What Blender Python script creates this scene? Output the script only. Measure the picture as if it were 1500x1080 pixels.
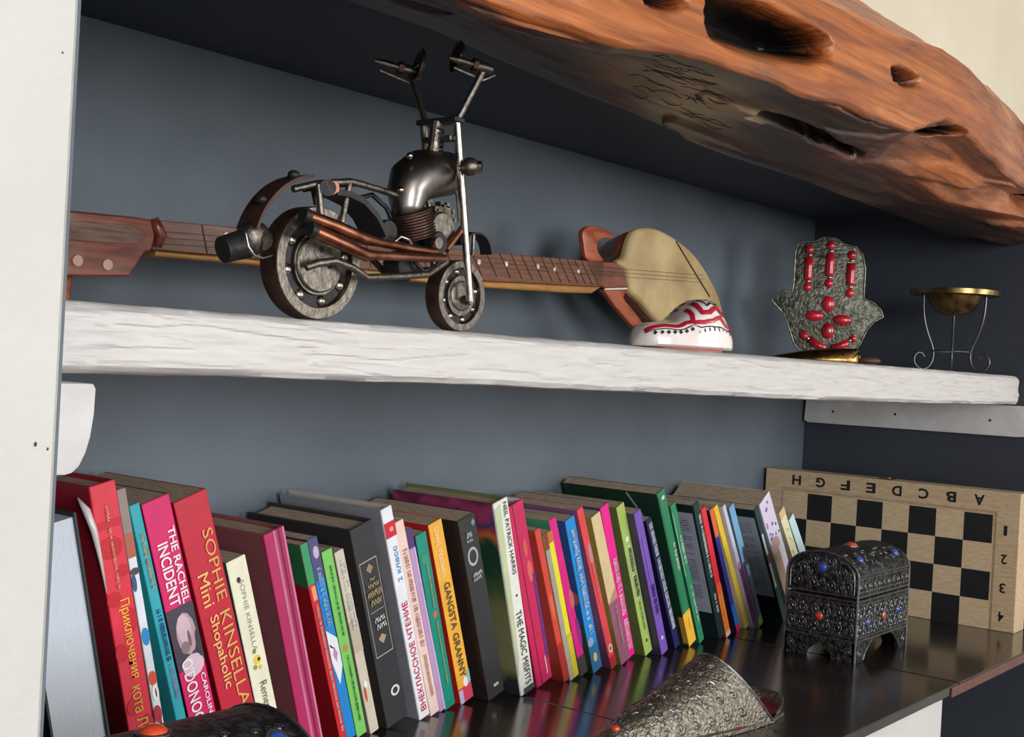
import bpy, bmesh, math, random
from mathutils import Vector, Matrix, noise

for o in list(bpy.data.objects):
    bpy.data.objects.remove(o, do_unlink=True)
scene = bpy.context.scene
C = scene.collection
random.seed(7)
OZ = 1.45            # height of the lens above the floor; the scene is laid out relative to the lens, then lifted

# ------------------------------------------------------------------ camera
FPX, YAW, PITCH, ROLL = 1848.3, 0.894018, -0.0045985, 0.0536704
_cy, _sy, _cp, _sp = math.cos(YAW), math.sin(YAW), math.cos(PITCH), math.sin(PITCH)
FW = Vector((_sy*_cp, _cy*_cp, _sp)); R0 = Vector((_cy, -_sy, 0)); U0 = R0.cross(FW)
RT = math.cos(ROLL)*R0 + math.sin(ROLL)*U0
UP = -math.sin(ROLL)*R0 + math.cos(ROLL)*U0
cam_d = bpy.data.cameras.new('camera'); cam = bpy.data.objects.new('camera', cam_d); C.objects.link(cam)
cam_d.sensor_fit = 'HORIZONTAL'; cam_d.sensor_width = 36.0; cam_d.lens = FPX*36.0/1500.0
cam_d.clip_start = 0.02
cam.matrix_world = Matrix(((RT.x, UP.x, -FW.x, 0), (RT.y, UP.y, -FW.y, 0), (RT.z, UP.z, -FW.z, 0), (0, 0, 0, 1)))
scene.camera = cam

# ------------------------------------------------------------------ light and exposure
scene.view_settings.view_transform = 'Standard'
scene.view_settings.look = 'None'
scene.view_settings.gamma = 1.0
scene.view_settings.use_curve_mapping = False
scene.view_settings.exposure = -0.32
w = bpy.data.worlds.new('daylight'); scene.world = w; w.use_nodes = True
w.node_tree.nodes['Background'].inputs[0].default_value = (0.72, 0.84, 1.0, 1)
w.node_tree.nodes['Background'].inputs[1].default_value = 1.5

def area_light(name, loc, target, sx, sy, power, col):
    d = bpy.data.lights.new(name, 'AREA'); d.shape = 'RECTANGLE'; d.size = sx; d.size_y = sy
    d.energy = power; d.color = col
    o = bpy.data.objects.new(name, d); C.objects.link(o); o.location = loc
    o.rotation_euler = (Vector(target)-Vector(loc)).to_track_quat('-Z', 'Y').to_euler()
    return o
# daylight entering by the two windows of the room
area_light('window_daylight', (2.35, -3.10, 0.35), (2.35, 0.0, 0.35), 1.5, 1.3, 75, (1.0, 0.98, 0.95))
area_light('window_daylight', (-0.95, -3.10, 0.35), (-0.95, 0.0, 0.35), 1.5, 1.3, 140, (0.97, 0.98, 1.0))

# ------------------------------------------------------------------ helpers
def PX(x, y, ax, val):
    """point on the plane axis=val that the photograph shows at pixel x, y"""
    d = FW + RT*((x-750)/FPX) - UP*((y-540)/FPX)
    return d*(val/d[ax])

def lin(c):
    return tuple(((v/255)/12.92 if v/255 <= .04045 else ((v/255+.055)/1.055)**2.4) for v in c)

MATS = {}
def mat(name, rgb, rough=.5, metal=0., var=.10, scale=25., bump=0., bscale=120., stretch=None, coat=0., rgb2=None, fac=(.35, .65), spec=.5):
    if name in MATS: return MATS[name]
    m = bpy.data.materials.new(name); m.use_nodes = True; nt = m.node_tree; n = nt.nodes; L = nt.links
    b = n['Principled BSDF']
    c = lin(rgb); c2 = lin(rgb2) if rgb2 else tuple(v*(1-var*2) for v in c)
    tc = n.new('ShaderNodeTexCoord'); src = tc.outputs['Object']
    if stretch:
        mp = n.new('ShaderNodeMapping'); mp.inputs['Scale'].default_value = stretch; L.new(src, mp.inputs[0]); src = mp.outputs[0]
    tx = n.new('ShaderNodeTexNoise'); tx.inputs['Scale'].default_value = scale; tx.inputs['Detail'].default_value = 6
    L.new(src, tx.inputs['Vector'])
    rp = n.new('ShaderNodeValToRGB'); rp.color_ramp.elements[0].position = fac[0]; rp.color_ramp.elements[1].position = fac[1]
    rp.color_ramp.elements[0].color = (*c2, 1); rp.color_ramp.elements[1].color = (*c, 1)
    L.new(tx.outputs['Fac'], rp.inputs[0]); L.new(rp.outputs[0], b.inputs['Base Color'])
    b.inputs['Roughness'].default_value = rough; b.inputs['Metallic'].default_value = metal
    b.inputs['Specular IOR Level'].default_value = spec
    if coat: b.inputs['Coat Weight'].default_value = coat; b.inputs['Coat Roughness'].default_value = .12
    if bump:
        t2 = n.new('ShaderNodeTexNoise'); t2.inputs['Scale'].default_value = bscale; t2.inputs['Detail'].default_value = 5
        L.new(src, t2.inputs['Vector'])
        bp = n.new('ShaderNodeBump'); bp.inputs['Strength'].default_value = bump; bp.inputs['Distance'].default_value = .004
        L.new(t2.outputs['Fac'], bp.inputs['Height']); L.new(bp.outputs[0], b.inputs['Normal'])
    MATS[name] = m; return m
def cmat(rgb, rough=.42, var=.05):
    return mat('paint_%d_%d_%d_%d' % (*rgb, int(rough*100)), rgb, rough, var=var, scale=60)

class MB:
    def __init__(s): s.bm = bmesh.new()
    def _add(s, t, mx=None):
        if mx is not None: bmesh.ops.transform(t, matrix=mx, verts=t.verts)
        me = bpy.data.meshes.new('tmp'); t.to_mesh(me); t.free(); s.bm.from_mesh(me); bpy.data.meshes.remove(me); return s
    def box(s, lo, hi, bev=0., seg=1, mx=None):
        t = bmesh.new(); lo = Vector(lo); hi = Vector(hi)
        v = [t.verts.new((x, y, z)) for x in (lo.x, hi.x) for y in (lo.y, hi.y) for z in (lo.z, hi.z)]
        for f in ((0,1,3,2),(4,6,7,5),(0,4,5,1),(2,3,7,6),(0,2,6,4),(1,5,7,3)): t.faces.new([v[i] for i in f])
        if bev: bmesh.ops.bevel(t, geom=list(t.edges), offset=bev, segments=seg, profile=.5, affect='EDGES')
        return s._add(t, mx)
    def tube(s, pts, r, seg=8, closed=False, caps=True):
        pts = [Vector(p) for p in pts]; n = len(pts); rr = r if isinstance(r, (list, tuple)) else [r]*n
        T = []
        for i in range(n):
            a = pts[(i-1) % n] if (closed or i) else pts[i]; b = pts[(i+1) % n] if (closed or i < n-1) else pts[i]
            d = b-a; T.append(d.normalized() if d.length > 1e-9 else Vector((0, 0, 1)))
        N = T[0].orthogonal().normalized(); rings = []
        for i in range(n):
            N = (N - T[i]*N.dot(T[i]));
            if N.length < 1e-6: N = T[i].orthogonal()
            N.normalize(); Bn = T[i].cross(N)
            rings.append([s.bm.verts.new(pts[i]+(N*math.cos(2*math.pi*k/seg)+Bn*math.sin(2*math.pi*k/seg))*rr[i]) for k in range(seg)])
        for i in range(n if closed else n-1):
            a, b = rings[i], rings[(i+1) % n]
            for k in range(seg): s.bm.faces.new((a[k], a[(k+1) % seg], b[(k+1) % seg], b[k]))
        if caps and not closed: s.bm.faces.new(rings[0][::-1]); s.bm.faces.new(rings[-1])
        return s
    def cyl(s, a, b, r, r2=None, seg=20): return s.tube([a, b], [r, r if r2 is None else r2], seg)
    def sphere(s, c, r, sc=(1, 1, 1), u=14, v=9, mx=None):
        t = bmesh.new(); bmesh.ops.create_uvsphere(t, u_segments=u, v_segments=v, radius=r)
        m = Matrix.Translation(Vector(c)) @ (mx if mx is not None else Matrix.Identity(4)) @ Matrix.Diagonal((*sc, 1))
        return s._add(t, m)
    def lathe(s, prof, mx=None, seg=32, closed=False):
        """prof = (radius, height) about +Z"""
        t = bmesh.new(); rings = []
        for r, z in prof:
            rings.append([t.verts.new((r*math.cos(2*math.pi*k/seg), r*math.sin(2*math.pi*k/seg), z)) for k in range(seg)] if r > 1e-6 else [t.verts.new((0, 0, z))])
        m = len(rings)
        for i in range(m if closed else m-1):
            a, b = rings[i], rings[(i+1) % m]
            for k in range(seg):
                k2 = (k+1) % seg
                q = []
                for vv in (a[k % len(a)], a[k2 % len(a)], b[k2 % len(b)], b[k % len(b)]):
                    if vv not in q: q.append(vv)
                if len(q) > 2: t.faces.new(q)
        return s._add(t, mx)
    def prism(s, poly, vec, bev=0., inset=None):
        t = bmesh.new(); vec = Vector(vec)
        a = [t.verts.new(Vector(p)) for p in poly]; b = [t.verts.new(Vector(p)+vec) for p in poly]
        n = len(a); t.faces.new(a[::-1]); t.faces.new(b)
        for i in range(n): t.faces.new((a[i], a[(i+1) % n], b[(i+1) % n], b[i]))
        bmesh.ops.recalc_face_normals(t, faces=t.faces)
        if bev:
            bmesh.ops.bevel(t, geom=[e for e in t.edges if abs((e.verts[0].co-e.verts[1].co).normalized().dot(vec.normalized())) < .7], offset=bev, segments=2, profile=.5, affect='EDGES')
        return s._add(t)
    def loft(s, rings, caps=True):
        R = [[s.bm.verts.new(Vector(p)) for p in r] for r in rings]; n = len(R[0])
        for a, b in zip(R, R[1:]):
            for k in range(n): s.bm.faces.new((a[k], a[(k+1) % n], b[(k+1) % n], b[k]))
        if caps: s.bm.faces.new(R[0][::-1]); s.bm.faces.new(R[-1])
        return s
    def build(s, name, m, parent=None, off=None, smooth=False, kind=None):
        if off is not None: bmesh.ops.translate(s.bm, vec=-Vector(off), verts=s.bm.verts)
        bmesh.ops.recalc_face_normals(s.bm, faces=s.bm.faces)
        me = bpy.data.meshes.new(name); s.bm.to_mesh(me); s.bm.free()
        if smooth:
            for p in me.polygons: p.use_smooth = True
            if smooth is not True: me.set_sharp_from_angle(angle=math.radians(smooth))
        o = bpy.data.objects.new(name, me); C.objects.link(o); me.materials.append(m)
        if parent: o.parent = parent
        if kind: o['kind'] = kind
        return o

def thing(name, label, cat, loc=(0, 0, 0), rot=(0, 0, 0), group=None):
    o = bpy.data.objects.new(name, None); C.objects.link(o); o.location = loc; o.rotation_euler = rot
    o.empty_display_size = .02; o['label'] = label; o['category'] = cat
    if group: o['group'] = group
    return o
def tag(o, label, cat, group=None):
    o['label'] = label; o['category'] = cat
    if group: o['group'] = group
    return o
def struct(name, mb, m, label=None, parent=None, smooth=False):
    o = mb.build(name, m, parent, smooth=smooth); o['kind'] = 'structure'
    if label: o['label'] = label
    return o
def wbox(name, lo, hi, m, label=None, bev=0., parent=None):
    return struct(name, MB().box(lo, hi, bev), m, label, parent)
def copy_tree(o, parent=None):
    c = o.copy(); C.objects.link(c); c.parent = parent
    for ch in list(o.children): copy_tree(ch, c)
    return c

_tcache = {}
def text_mesh(body, bold=0.):
    """flat glyph outlines of a word as triangles, fitted to a unit box (x right, y up)"""
    key = (body, bold)
    if key in _tcache: return _tcache[key]
    cu = bpy.data.curves.new('t', 'FONT'); cu.body = body; cu.offset = bold; cu.resolution_u = 3
    o = bpy.data.objects.new('t', cu); C.objects.link(o)
    dg = bpy.context.evaluated_depsgraph_get(); me = bpy.data.meshes.new_from_object(o.evaluated_get(dg))
    vs = [v.co.copy() for v in me.vertices]; fs = [tuple(p.vertices) for p in me.polygons]
    bpy.data.objects.remove(o); bpy.data.curves.remove(cu); bpy.data.meshes.remove(me)
    x0 = min(v.x for v in vs); x1 = max(v.x for v in vs); y0 = min(v.y for v in vs); y1 = max(v.y for v in vs)
    out = ([((v.x-x0)/(x1-x0)-.5, (v.y-y0)/(y1-y0)-.5) for v in vs], fs)
    _tcache[key] = out; return out
def letter(body, center, right, up, length, height, m, parent, name='lettering', bold=.0):
    vs, fs = text_mesh(body, bold); right = Vector(right); up = Vector(up); c = Vector(center)
    me = bpy.data.meshes.new(name)
    me.from_pydata([c+right*(x*length)+up*(y*height) for x, y in vs], [], fs); me.materials.append(m)
    o = bpy.data.objects.new(name, me); C.objects.link(o); o.parent = parent; return o

# ------------------------------------------------------------------ key measures (metres from the lens)
ZB = -.3456      # worktop of the niche
XR, YB, ZC = 1.99, .9542, .271      # right wall, back wall, niche ceiling
YF = .599        # front of the white shelf
ZS = .0213       # top of the white shelf
YW = .53         # face of the room wall around the niche
XJ = .3265       # edge of the niche at its near side

# ------------------------------------------------------------------ the setting
def plaster(name, rgb, rgb2, scale, rough, bump, bscale=60):
    return mat(name, rgb, rough, rgb2=rgb2, scale=scale, bump=bump, bscale=bscale, fac=(.3, .7))
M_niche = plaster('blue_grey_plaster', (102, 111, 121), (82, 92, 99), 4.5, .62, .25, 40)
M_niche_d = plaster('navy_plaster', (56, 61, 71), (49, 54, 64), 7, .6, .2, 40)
M_white = plaster('white_plaster', (204, 203, 198), (194, 193, 188), 9, .8, .35, 90)
M_cream = plaster('cream_plaster', (208, 199, 177), (198, 188, 166), 9, .8, .3, 90)
M_floor = plaster('clay_floor', (96, 74, 58), (80, 60, 48), 4, .5, .1)
wbox('wall_back', (.20, YB, -1.45), (2.2, YB+.1, .5), M_niche)
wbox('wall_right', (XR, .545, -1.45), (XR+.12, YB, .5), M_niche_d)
wbox('wall_left', (.20, .545, -1.45), (.3356, YB, .5), M_niche)
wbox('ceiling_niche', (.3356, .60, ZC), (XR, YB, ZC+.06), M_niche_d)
wf = wbox('wall_front', (-2.1, YW, -1.45), (XJ, .5449, 1.1), M_white, bev=.003)
wbox('wall_front_upper', (XJ, YW, .338), (XR+.12, .60, 1.1), M_cream)
wbox('wall_front_far', (XR+.12, YW, -1.45), (3.4, .60, 1.1), M_white)
wbox('floor', (-2.2, -3.3, -1.5), (3.5, YB, -1.4501), M_floor)
wbox('ceiling', (-2.2, -3.3, 1.1), (3.5, .7, 1.15), M_white)
wbox('wall_side_near', (-2.2, -3.3, -1.45), (-2.1, .6, 1.1), M_white)
wbox('wall_side_far', (3.4, -3.3, -1.45), (3.5, .6, 1.1), M_white)
# the room wall behind the camera with two window openings
rw = MB()
Y0, Y1 = -3.3, -3.2
rw.box((-2.1, Y0, -1.45), (3.4, Y1, -.35)).box((-2.1, Y0, 1.05), (3.4, Y1, 1.1))
for a, b in ((-2.1, -1.75), (-.15, 1.55), (3.15, 3.4)): rw.box((a, Y0, -.35), (b, Y1, 1.05))
struct('wall_rear', rw, M_white)
M_frame = mat('white_lacquer', (235, 235, 232), .4)
for i, (a, b) in enumerate(((-1.75, -.15), (1.55, 3.15))):
    f = MB().box((a, Y0, -.35), (a+.05, Y1-.04, 1.05)).box((b-.05, Y0, -.35), (b, Y1-.04, 1.05)).box((a, Y0, -.35), (b, Y1-.04, -.30)).box((a, Y0, 1.0), (b, Y1-.04, 1.05)).box(((a+b)/2-.025, Y0, -.3), ((a+b)/2+.025, Y1-.04, 1.0))
    struct('window_%d' % (i+1), f, M_frame)

# specks of dirt and the chipped paint along the edge of the near wall
M_speck = mat('dark_speck', (60, 55, 50), .8)
for k, (x, y, r) in enumerate(((52, 651, 1.8), (70, 658, 1.2), (92, 77, .9))):
    p = PX(x, y, 1, YW-.0004)
    sp = MB().sphere(p, r*.0004, (1, .3, 1.6), 8, 6).build('paint_chip', M_speck, wf)
# worktop: a masonry block with large dark polished tiles
M_tile = mat('dark_polished_tile', (46, 36, 33), .2, rgb2=(26, 20, 19), scale=18, bump=.03, bscale=30, coat=.3)
M_grout = mat('tile_grout', (70, 60, 55), .8)
wbox('wall_bench', (.3356, .512, -1.45), (1.468, YB, ZB-.0125), M_white)
bed = wbox('trim_1', (.3356, .506, ZB-.0120), (XR, YB, ZB-.0022), M_grout, 'worktop bed of dark grout')
M_strip = mat('red_brown_strip', (112, 62, 52), .35, rgb2=(84, 45, 40), scale=40)
xs = [.3356, .59, 1.04, 1.488, XR]
for a, b in zip(xs, xs[1:]):
    for y0, y1 in ((.5, .9535),):
        MB().box((a+.0010, y0, ZB-.0110), (b-.0010, y1, ZB), .0012).build('tile', M_tile, bed)
MB().box((1.46, .4985, ZB-.0125), (XR, .4999, ZB-.0012)).build('tile_edge_strip', M_strip, bed)  # thin red-brown strip along the right end of the tile edge

# ------------------------------------------------------------------ white shelf, cleats
M_shelf = mat('white_painted_wood', (208, 204, 201), .5, rgb2=(200, 195, 192), scale=30, stretch=(.8, 9, 9), bump=.25, bscale=26)
def fbm(p, o=4):
    return noise.fractal(p, 1.0, 2.0, o)
def make_shelf():
    s = MB(); rings = []; n = 620
    for i in range(n+1):
        x = .3360+(1.984-.3360)*i/n
        zt = ZS; zb_ = -.0212+.003*math.sin(x*3.1)-.002*max(0, (x-1.5))
        prof = []
        ny, nz = 10, 14
        r = .006
        pts = [(YB-.004, zt), (.80, zt), (.70, zt), (YF+.012, zt-.0002), (YF+.005, zt-.0012), (YF+.0015, zt-.004)]
        for k in range(1, 30): pts.append((YF+.0004, zt-.004-(zt-zb_-.008)*k/30))
        pts += [(YF+.0015, zb_+.004), (YF+.004, zb_+.0012), (YF+.012, zb_), (.70, zb_), (.80, zb_), (YB-.004, zb_)]
        ring = []
        for (y, z) in pts:
            dy = 0
            if y < YF+.01:
                amp = .0011+.0016*math.exp(-((x-.40)/.10)**2)
                dy = amp*fbm(Vector((x*12, z*95, 3.1)))
                ch = noise.noise(Vector((x*11, z*150, 6.2)))+.5*noise.noise(Vector((x*26, z*260, 2.2)))      # flakes and raised grain of the old paint
                dy -= (.0009+.0006*math.exp(-((x-.45)/.16)**2))*max(0., min(1., (ch-.02)*9))
            dz = .0009*fbm(Vector((x*11, y*14, 1.7))) if z < zt-.003 else -abs(.0010*fbm(Vector((x*13, 2.0, 5.7)))) if y < YF+.013 else 0
            e = max(0, (x-1.972)/.012)      # the worn rounded end by the side wall
            ring.append((x, y+dy+(.006*e*e if y < YF+.02 else 0), z+dz))
        rings.append(ring)
    s.loft(rings)
    return s.build('wall_shelf', M_shelf, smooth=35)
shelf = tag(make_shelf(), 'thick white painted rough wooden shelf across the niche', 'shelf')

M_cleat = mat('white_paint_smooth', (214, 212, 212), .6, rgb2=(200, 198, 197), scale=30, bump=.25, bscale=80)
cl = thing('shelf_cleat', 'white batten with small screw holes under the shelf on the dark side wall', 'batten', (XR-.006, .75, -.072))
p = [(XR-.012, YB-.006, z) for z in (-.0235,)]
MB().prism([(XR-.013, YB-.007, -.0245), (XR-.013, YB-.0045, -.070), (XR-.013, YB-.012, -.0735), (XR-.013, .60, -.0720), (XR-.013, .575, -.070), (XR-.013, .575, -.0245)], (.0125, 0, 0), .001).build('batten', M_cleat, cl, (XR-.006, .75, -.072))
M_hole = mat('screw_hole', (70, 66, 64), .7, metal=.3)
for x, y in ((1220, 603), (1311, 607), (1450, 616)):
    q = PX(x, y, 0, XR-.0133); MB().cyl(q, q+Vector((.004, 0, 0)), .0022, seg=12).build('screw', M_hole, cl, (XR-.006, .75, -.072))
cl2 = MB()
prof = [(.336, -.0235), (.3900, -.0235), (.3918, -.026), (.3915, -.040), (.3900, -.052), (.3875, -.061), (.3840, -.068), (.3800, -.0715), (.376, -.0725), (.336, -.0725)]
cl2.prism([(x, YF+.003, z) for x, z in prof], (0, YB-YF-.006, 0), .001)
tag(cl2.build('shelf_cleat', M_cleat, smooth=30), 'white support block with rounded corner under the shelf end beside the pale wall', 'batten')

# ------------------------------------------------------------------ the wooden lintel
def make_wood():
    m = bpy.data.materials.new('oiled_log_wood'); m.use_nodes = True; nt = m.node_tree; n = nt.nodes; L = nt.links
    b = n['Principled BSDF']; b.inputs['Roughness'].default_value = .38
    tc = n.new('ShaderNodeTexCoord'); mp = n.new('ShaderNodeMapping'); mp.inputs['Scale'].default_value = (1.0, 6, 8); mp.inputs['Rotation'].default_value = (0, .12, 0)
    L.new(tc.outputs['Object'], mp.inputs[0])
    t1 = n.new('ShaderNodeTexNoise'); t1.inputs['Scale'].default_value = 5; t1.inputs['Detail'].default_value = 9; t1.inputs['Distortion'].default_value = .9; t1.inputs['Roughness'].default_value = .62
    L.new(mp.outputs[0], t1.inputs['Vector'])
    rp = n.new('ShaderNodeValToRGB'); e = rp.color_ramp.elements
    e[0].position = .28; e[0].color = (*lin((96, 46, 18)), 1); e[1].position = .74; e[1].color = (*lin((206, 128, 62)), 1)
    for pos, col in ((.40, (148, 76, 30)), (.55, (178, 98, 41))):
        x = rp.color_ramp.elements.new(pos); x.color = (*lin(col), 1)
    L.new(t1.outputs['Fac'], rp.inputs[0])
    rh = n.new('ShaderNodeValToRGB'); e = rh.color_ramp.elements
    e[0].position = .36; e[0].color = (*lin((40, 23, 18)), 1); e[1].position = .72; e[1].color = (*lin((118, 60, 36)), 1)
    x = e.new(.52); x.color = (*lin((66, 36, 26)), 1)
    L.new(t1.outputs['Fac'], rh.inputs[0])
    mg = n.new('ShaderNodeMapping'); mg.inputs['Scale'].default_value = (.6, 16, 20); mg.inputs['Rotation'].default_value = (0, .10, 0); L.new(tc.outputs['Object'], mg.inputs[0])
    tg = n.new('ShaderNodeTexNoise'); tg.inputs['Scale'].default_value = 7; tg.inputs['Detail'].default_value = 7; tg.inputs['Distortion'].default_value = .4; L.new(mg.outputs[0], tg.inputs['Vector'])
    rg_ = n.new('ShaderNodeValToRGB'); rg_.color_ramp.elements[0].position = .34; rg_.color_ramp.elements[0].color = (.45, .40, .36, 1); rg_.color_ramp.elements[1].position = .56; rg_.color_ramp.elements[1].color = (1, 1, 1, 1); L.new(tg.outputs['Fac'], rg_.inputs[0])
    ah = n.new('ShaderNodeAttribute'); ah.attribute_name = 'under_tone'  # mask that turns most of the trunk's underside a darker brown
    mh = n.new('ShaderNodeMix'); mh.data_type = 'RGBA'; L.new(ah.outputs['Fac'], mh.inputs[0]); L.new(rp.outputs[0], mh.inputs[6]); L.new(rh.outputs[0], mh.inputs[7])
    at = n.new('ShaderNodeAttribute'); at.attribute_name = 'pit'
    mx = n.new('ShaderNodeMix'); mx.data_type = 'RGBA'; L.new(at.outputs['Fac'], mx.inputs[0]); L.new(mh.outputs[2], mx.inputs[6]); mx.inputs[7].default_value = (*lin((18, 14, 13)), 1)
    a2 = n.new('ShaderNodeAttribute'); a2.attribute_name = 'bark'
    t3 = n.new('ShaderNodeTexNoise'); t3.inputs['Scale'].default_value = 30; t3.inputs['Detail'].default_value = 5; L.new(tc.outputs['Object'], t3.inputs['Vector'])
    ma = n.new('ShaderNodeMath'); ma.operation = 'MULTIPLY_ADD'; L.new(t3.outputs['Fac'], ma.inputs[0]); ma.inputs[1].default_value = 1.6; ma.inputs[2].default_value = -.55
    ad = n.new('ShaderNodeMath'); ad.operation = 'ADD'; ad.use_clamp = True; L.new(a2.outputs['Fac'], ad.inputs[0]); L.new(ma.outputs[0], ad.inputs[1])
    ml = n.new('ShaderNodeMath'); ml.operation = 'MULTIPLY'; ml.use_clamp = True; L.new(ad.outputs[0], ml.inputs[0]); L.new(a2.outputs['Fac'], ml.inputs[1])
    m2 = n.new('ShaderNodeMix'); m2.data_type = 'RGBA'; L.new(ml.outputs[0], m2.inputs[0]); L.new(mx.outputs[2], m2.inputs[6]); m2.inputs[7].default_value = (*lin((168, 142, 108)), 1)
    mu = n.new('ShaderNodeMix'); mu.data_type = 'RGBA'; mu.blend_type = 'MULTIPLY'; mu.inputs[0].default_value = .75; L.new(m2.outputs[2], mu.inputs[6]); L.new(rg_.outputs[0], mu.inputs[7])
    L.new(mu.outputs[2], b.inputs['Base Color'])
    bp = n.new('ShaderNodeBump'); bp.inputs['Strength'].default_value = .5; bp.inputs['Distance'].default_value = .004
    L.new(tg.outputs['Fac'], bp.inputs['Height']); L.new(bp.outputs[0], b.inputs['Normal'])
    b.inputs['Coat Weight'].default_value = .25; b.inputs['Coat Roughness'].default_value = .25
    return m
def interp(tab, x):
    if x <= tab[0][0]: return tab[0][1]
    for (a, u), (b, v) in zip(tab, tab[1:]):
        if x <= b: return u+(v-u)*(x-a)/(b-a)
    return tab[-1][1]
def catmull(pts, m):
    out = []; n = len(pts)
    for i in range(n):
        p0, p1, p2, p3 = (Vector(pts[(i+k) % n]) for k in (-1, 0, 1, 2))
        for k in range(m):
            t = k/m; out.append(.5*((2*p1)+(p2-p0)*t+(2*p0-5*p1+4*p2-p3)*t*t+(3*p1-p0-3*p2+p3)*t*t*t))
    return out
REAR = [(.36, .262), (.728, .262), (.90, .252), (1.103, .246), (1.40, .240), (1.634, .234), (1.90, .228), (2.0, .232)]
TOP = [(.36, .352), (1.0, .360), (1.162, .373), (1.341, .374), (1.568, .364), (1.708, .345), (2.0, .343)]
FRONT = [(.36, .484), (1.35, .482), (1.50, .487), (1.60, .498), (1.70, .516), (1.80, .535), (2.0, .55)]
RIDGE = [(.36, .225)]+[tuple(PX(x, y, 1, .483)[k] for k in (0, 2)) for x, y in ((700, 4), (800, 36), (913, 73), (1000, 84), (1100, 110), (1180, 142), (1230, 156), (1290, 182), (1332, 194), (1390, 180), (1430, 206), (1480, 256))]+[(1.75, .262), (2.0, .27)]
LOBE = [(.36, 0), (.9, .002), (1.1, .006), (1.3, .016), (1.5, .022), (1.62, .016), (1.8, .006), (2.0, 0)]
PITS = [((1050, 24), (1212, 70), .0195, .07), ((1310, 107), (1346, 118), .0085, .03), ((950, -6), (1004, 0), .008, .04),
        ((1112, 174), (1256, 228), .0115, .03), ((1352, 190), (1412, 196), .0070, .04), ((1486, 285), (1512, 292), .006, .03),
        ((585, 2), (655, 20), .005, .03)]
def beam_base(NX, SUB):
    verts = []
    for i in range(NX+1):
        x = .352+(1.9885-.352)*i/NX
        zr, zf, zt, yf, lb = interp(REAR, x), interp(RIDGE, x), interp(TOP, x), interp(FRONT, x), interp(LOBE, x)
        wob = .005*fbm(Vector((x*7, .3, 0))); wz = .003*fbm(Vector((x*9, 5.3, 0)))
        ctl = [(.690, zr), (.62, zr-.003-lb*.4), (.555, (zr+zf)/2-.001-lb), (yf+.030, zf+.004-lb*.35), (yf+.004, zf+.0015+wz), (yf, zf+.005+wz), (yf+.004, zf+.05), (yf+.012, (zf+zt)/2+.03), (YW-.010, zt-.008+wob), (YW-.002, zt+.002+wob), (.58, zt+.012), (.69, zt-.01), (.715, (zr+zt)/2+.02)]
        m = len(ctl); ring = []
        for k in range(m):
            a = Vector(ctl[k]); b = Vector(ctl[(k+1) % m])
            for q in range(SUB[k]): ring.append((a.lerp(b, q/SUB[k]), k))
        cen = Vector((x, .60, .30))
        for q, sg in ring:
            p = Vector((x, q.x, q.y)); inw = (cen-p); inw.x = 0; inw.normalize()
            p -= inw*(.0024*fbm(Vector((x*5, p.y*22, p.z*22)))+.0009*fbm(Vector((x*14, p.y*90, p.z*90))))
            if p.z < zf+.004 and p.y > yf+.01:         # torn ledges of the rough underside, running with the grain
                led = noise.noise(Vector((x*3.2, p.y*34+x*5, 1.3)))
                p -= inw*.006*max(0., min(1., (led-.05)*5))
            verts.append((p, inw, sg < 5))
    return verts, len(verts)//(NX+1)
def quads(NX, per):
    return [(i*per+k, i*per+(k+1) % per, (i+1)*per+(k+1) % per, (i+1)*per+k) for i in range(NX) for k in range(per)]
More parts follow.
